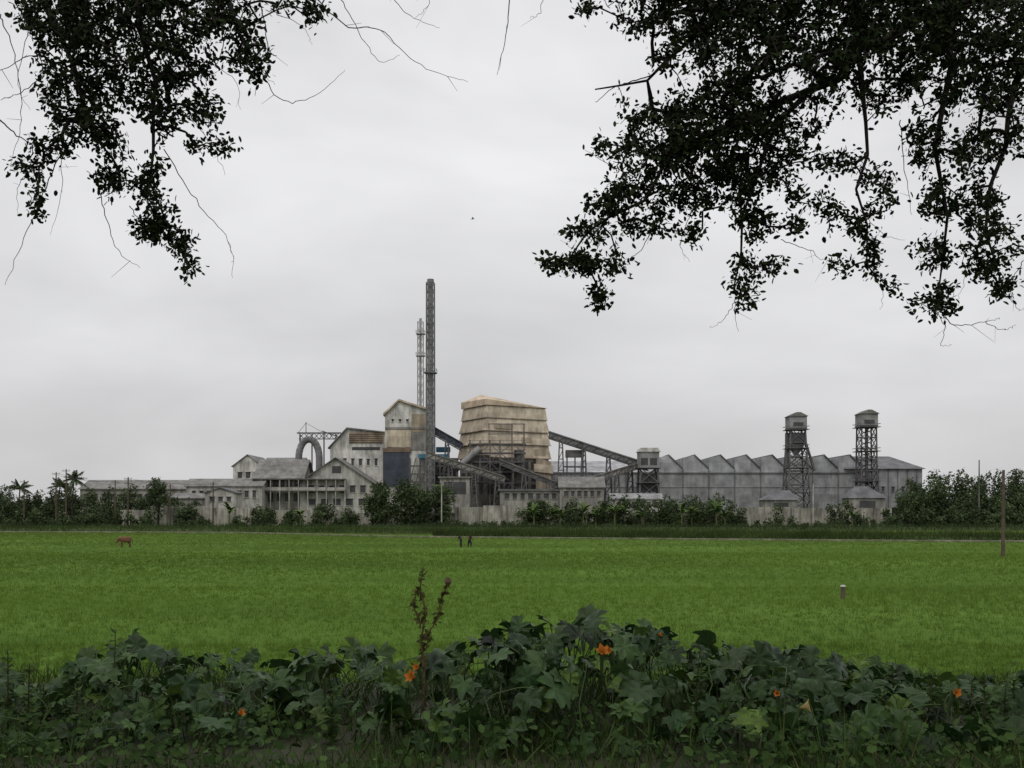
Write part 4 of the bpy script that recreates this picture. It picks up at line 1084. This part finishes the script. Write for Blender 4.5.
blobsR=[(583,8,12,9,6,5.1,5.4),(640,18,22,20,16,5.1,5.6),(690,15,40,28,70,4.8,6.0),(670,50,20,14,14,5,5.6),(740,45,50,45,170,4.7,6.1),(820,30,60,40,200,4.6,6.2),(900,25,50,35,140,4.7,6.1),(980,20,55,32,140,4.7,6.1),
 (720,115,55,28,150,4.8,5.9),(660,138,33,22,60,4.9,5.6),(640,115,18,12,12,5.1,5.4),(610,150,22,12,16,5.1,5.4),(630,185,30,20,38,5,5.4),(700,160,45,26,95,4.9,5.6),(606,205,22,10,17,5.1,5.4),(590,232,24,10,18,5.1,5.3),(572,262,20,9,20,5.1,5.3),(550,262,9,6,6,5.1,5.3),(605,262,20,12,18,5.1,5.3),(600,292,7,16,11,5.15,5.3),
 (640,226,22,10,16,5.1,5.3),(680,200,30,18,34,5,5.4),(692,232,18,8,9,5.1,5.3),(735,185,22,24,36,5,5.4),(785,125,34,32,66,4.9,5.6),(770,175,24,20,28,5,5.4),(750,225,12,24,20,5.1,5.3),(745,280,14,22,20,5.1,5.3),(780,225,26,8,12,5.1,5.3),(775,270,20,8,8,5.1,5.3),
 (835,82,30,26,34,4.9,5.5),(830,158,24,13,17,5,5.4),(812,200,20,9,11,5.1,5.3),(845,222,22,12,14,5.1,5.3),(840,265,14,6,6,5.1,5.3),(872,255,10,22,14,5.1,5.3),(878,190,16,22,18,5,5.3),(885,90,32,26,32,4.9,5.5),(890,285,8,10,4,5.1,5.3),
 (940,72,38,34,90,4.8,5.7),(1000,72,32,40,90,4.8,5.7),(925,138,18,26,28,5,5.4),(975,150,22,30,36,4.9,5.4),(1018,130,8,26,12,4.9,5.3),(940,200,20,24,27,5,5.4),(985,208,20,30,38,5,5.4),(935,250,18,18,20,5.1,5.3),(985,262,18,18,24,5.1,5.3),(942,300,13,16,18,5.1,5.3),(1003,288,11,11,11,5.1,5.3),(915,300,12,6,4,5.1,5.3),(1018,245,10,22,8,5.1,5.3),(800,-12,200,26,190,4.7,6.1)]
bareR=[(5.2,[(660,215),(640,250),(622,262)],.0028),(5.2,[(745,285),(735,310),(738,332)],.0025),(5.2,[(735,300),(725,318),(710,328)],.002),(5.2,[(940,310),(955,325),(985,322),(1000,318)],.003),(5.2,[(985,322),(1003,330),(1016,324)],.002),(5.2,[(930,300),(945,330),(940,345),(952,345)],.0022),(5.2,[(780,240),(810,250),(818,258),(835,262)],.0022),(5.2,[(870,260),(882,290),(880,310)],.002),(5.4,[(700,30),(655,72),(620,85),(595,102)],.005),(5.2,[(1024,260),(1010,290),(1018,310),(1024,308)],.0022),(5.2,[(600,280),(590,262),(560,240)],.002),
 (5.2,[(640,180),(610,165),(585,150)],.0025),(5.2,[(690,215),(680,245),(690,262)],.002),(5.2,[(900,120),(905,170),(912,215)],.003),(5.2,[(960,240),(965,275),(958,300)],.002),(5.2,[(820,190),(800,215),(795,240)],.002),(5.2,[(860,210),(885,235),(905,240)],.002)]
crownR=[(4.6,3.9,9.6,4.4,4.2,1.7,560),(8.0,3.2,8.6,2.3,2.8,1.7,140),(1.5,0.6,9.9,3.4,3.2,1.2,270)]
big_tree('overhanging_tree',limbsR,blobsR,crownR,9,bareR)

# ------------------------------------------------------------------ world, sun, camera
w=bpy.data.worlds.new('World'); scene.world=w; w.use_nodes=True; nt=w.node_tree; N=nt.nodes;L=nt.links
bg=N['Background']; bg.inputs['Strength'].default_value=.1
sky=N.new('ShaderNodeTexSky'); sky.sky_type='NISHITA'; sky.sun_disc=False; sky.sun_elevation=math.radians(52); sky.sun_rotation=math.radians(200); sky.dust_density=6
tc=N.new('ShaderNodeTexCoord'); sx=N.new('ShaderNodeSeparateXYZ'); L.new(tc.outputs['Generated'],sx.inputs[0])
rp=N.new('ShaderNodeValToRGB'); cr=rp.color_ramp; cr.interpolation='EASE'
tab=[(0,.325),(.06,.33),(.16,.365),(.27,.405),(.42,.395),(.6,.49),(1,.72)]
cr.elements[0].position=0; cr.elements[1].position=1
for p,v_ in tab[1:-1]:
    el=cr.elements.new(p)
for el,(p,v_) in zip(sorted(cr.elements,key=lambda q:q.position),tab):
    el.position=p; el.color=(v_*.99,v_*.985,v_*1.0,1)
L.new(sx.outputs[2],rp.inputs[0])
mp=N.new('ShaderNodeMapping'); mp.inputs['Scale'].default_value=(1.2,1,3.0); mp.inputs['Location'].default_value=(.7,.2,.4); L.new(tc.outputs['Generated'],mp.inputs[0])
no=N.new('ShaderNodeTexNoise'); no.inputs['Scale'].default_value=2.0; no.inputs['Detail'].default_value=4; no.inputs['Roughness'].default_value=.5; no.inputs['Distortion'].default_value=.3
L.new(mp.outputs[0],no.inputs['Vector'])
mr=N.new('ShaderNodeMapRange'); mr.inputs[1].default_value=.3; mr.inputs[2].default_value=.7; mr.inputs[3].default_value=16.5; mr.inputs[4].default_value=23; L.new(no.outputs['Fac'],mr.inputs[0])
vm=N.new('ShaderNodeVectorMath'); vm.operation='SCALE'; L.new(rp.outputs[0],vm.inputs[0]); L.new(mr.outputs[0],vm.inputs['Scale'])
mx=N.new('ShaderNodeMix'); mx.data_type='RGBA'; mx.inputs[0].default_value=.93
L.new(sky.outputs[0],mx.inputs[6]); L.new(vm.outputs[0],mx.inputs[7]); L.new(mx.outputs[2],bg.inputs['Color'])
sd=bpy.data.lights.new('sun','SUN'); sd.energy=.9; sd.angle=math.radians(18); sd.color=(1,.96,.9)
so=bpy.data.objects.new('sun',sd); scene.collection.objects.link(so)
az=math.radians(200); el=math.radians(52)
dirv=Vector((math.sin(az)*math.cos(el),math.cos(az)*math.cos(el),math.sin(el)))
so.rotation_euler=dirv.to_track_quat('Z','Y').to_euler()
cd=bpy.data.cameras.new('camera'); co=bpy.data.objects.new('camera',cd); scene.collection.objects.link(co)
cd.sensor_width=36; cd.lens=36*F/1024; cd.shift_y=(HP-384)/1024; cd.clip_end=6000; cd.clip_start=.05
co.location=(0,0,EYE); co.rotation_euler=(math.radians(90),0,0)
scene.camera=co
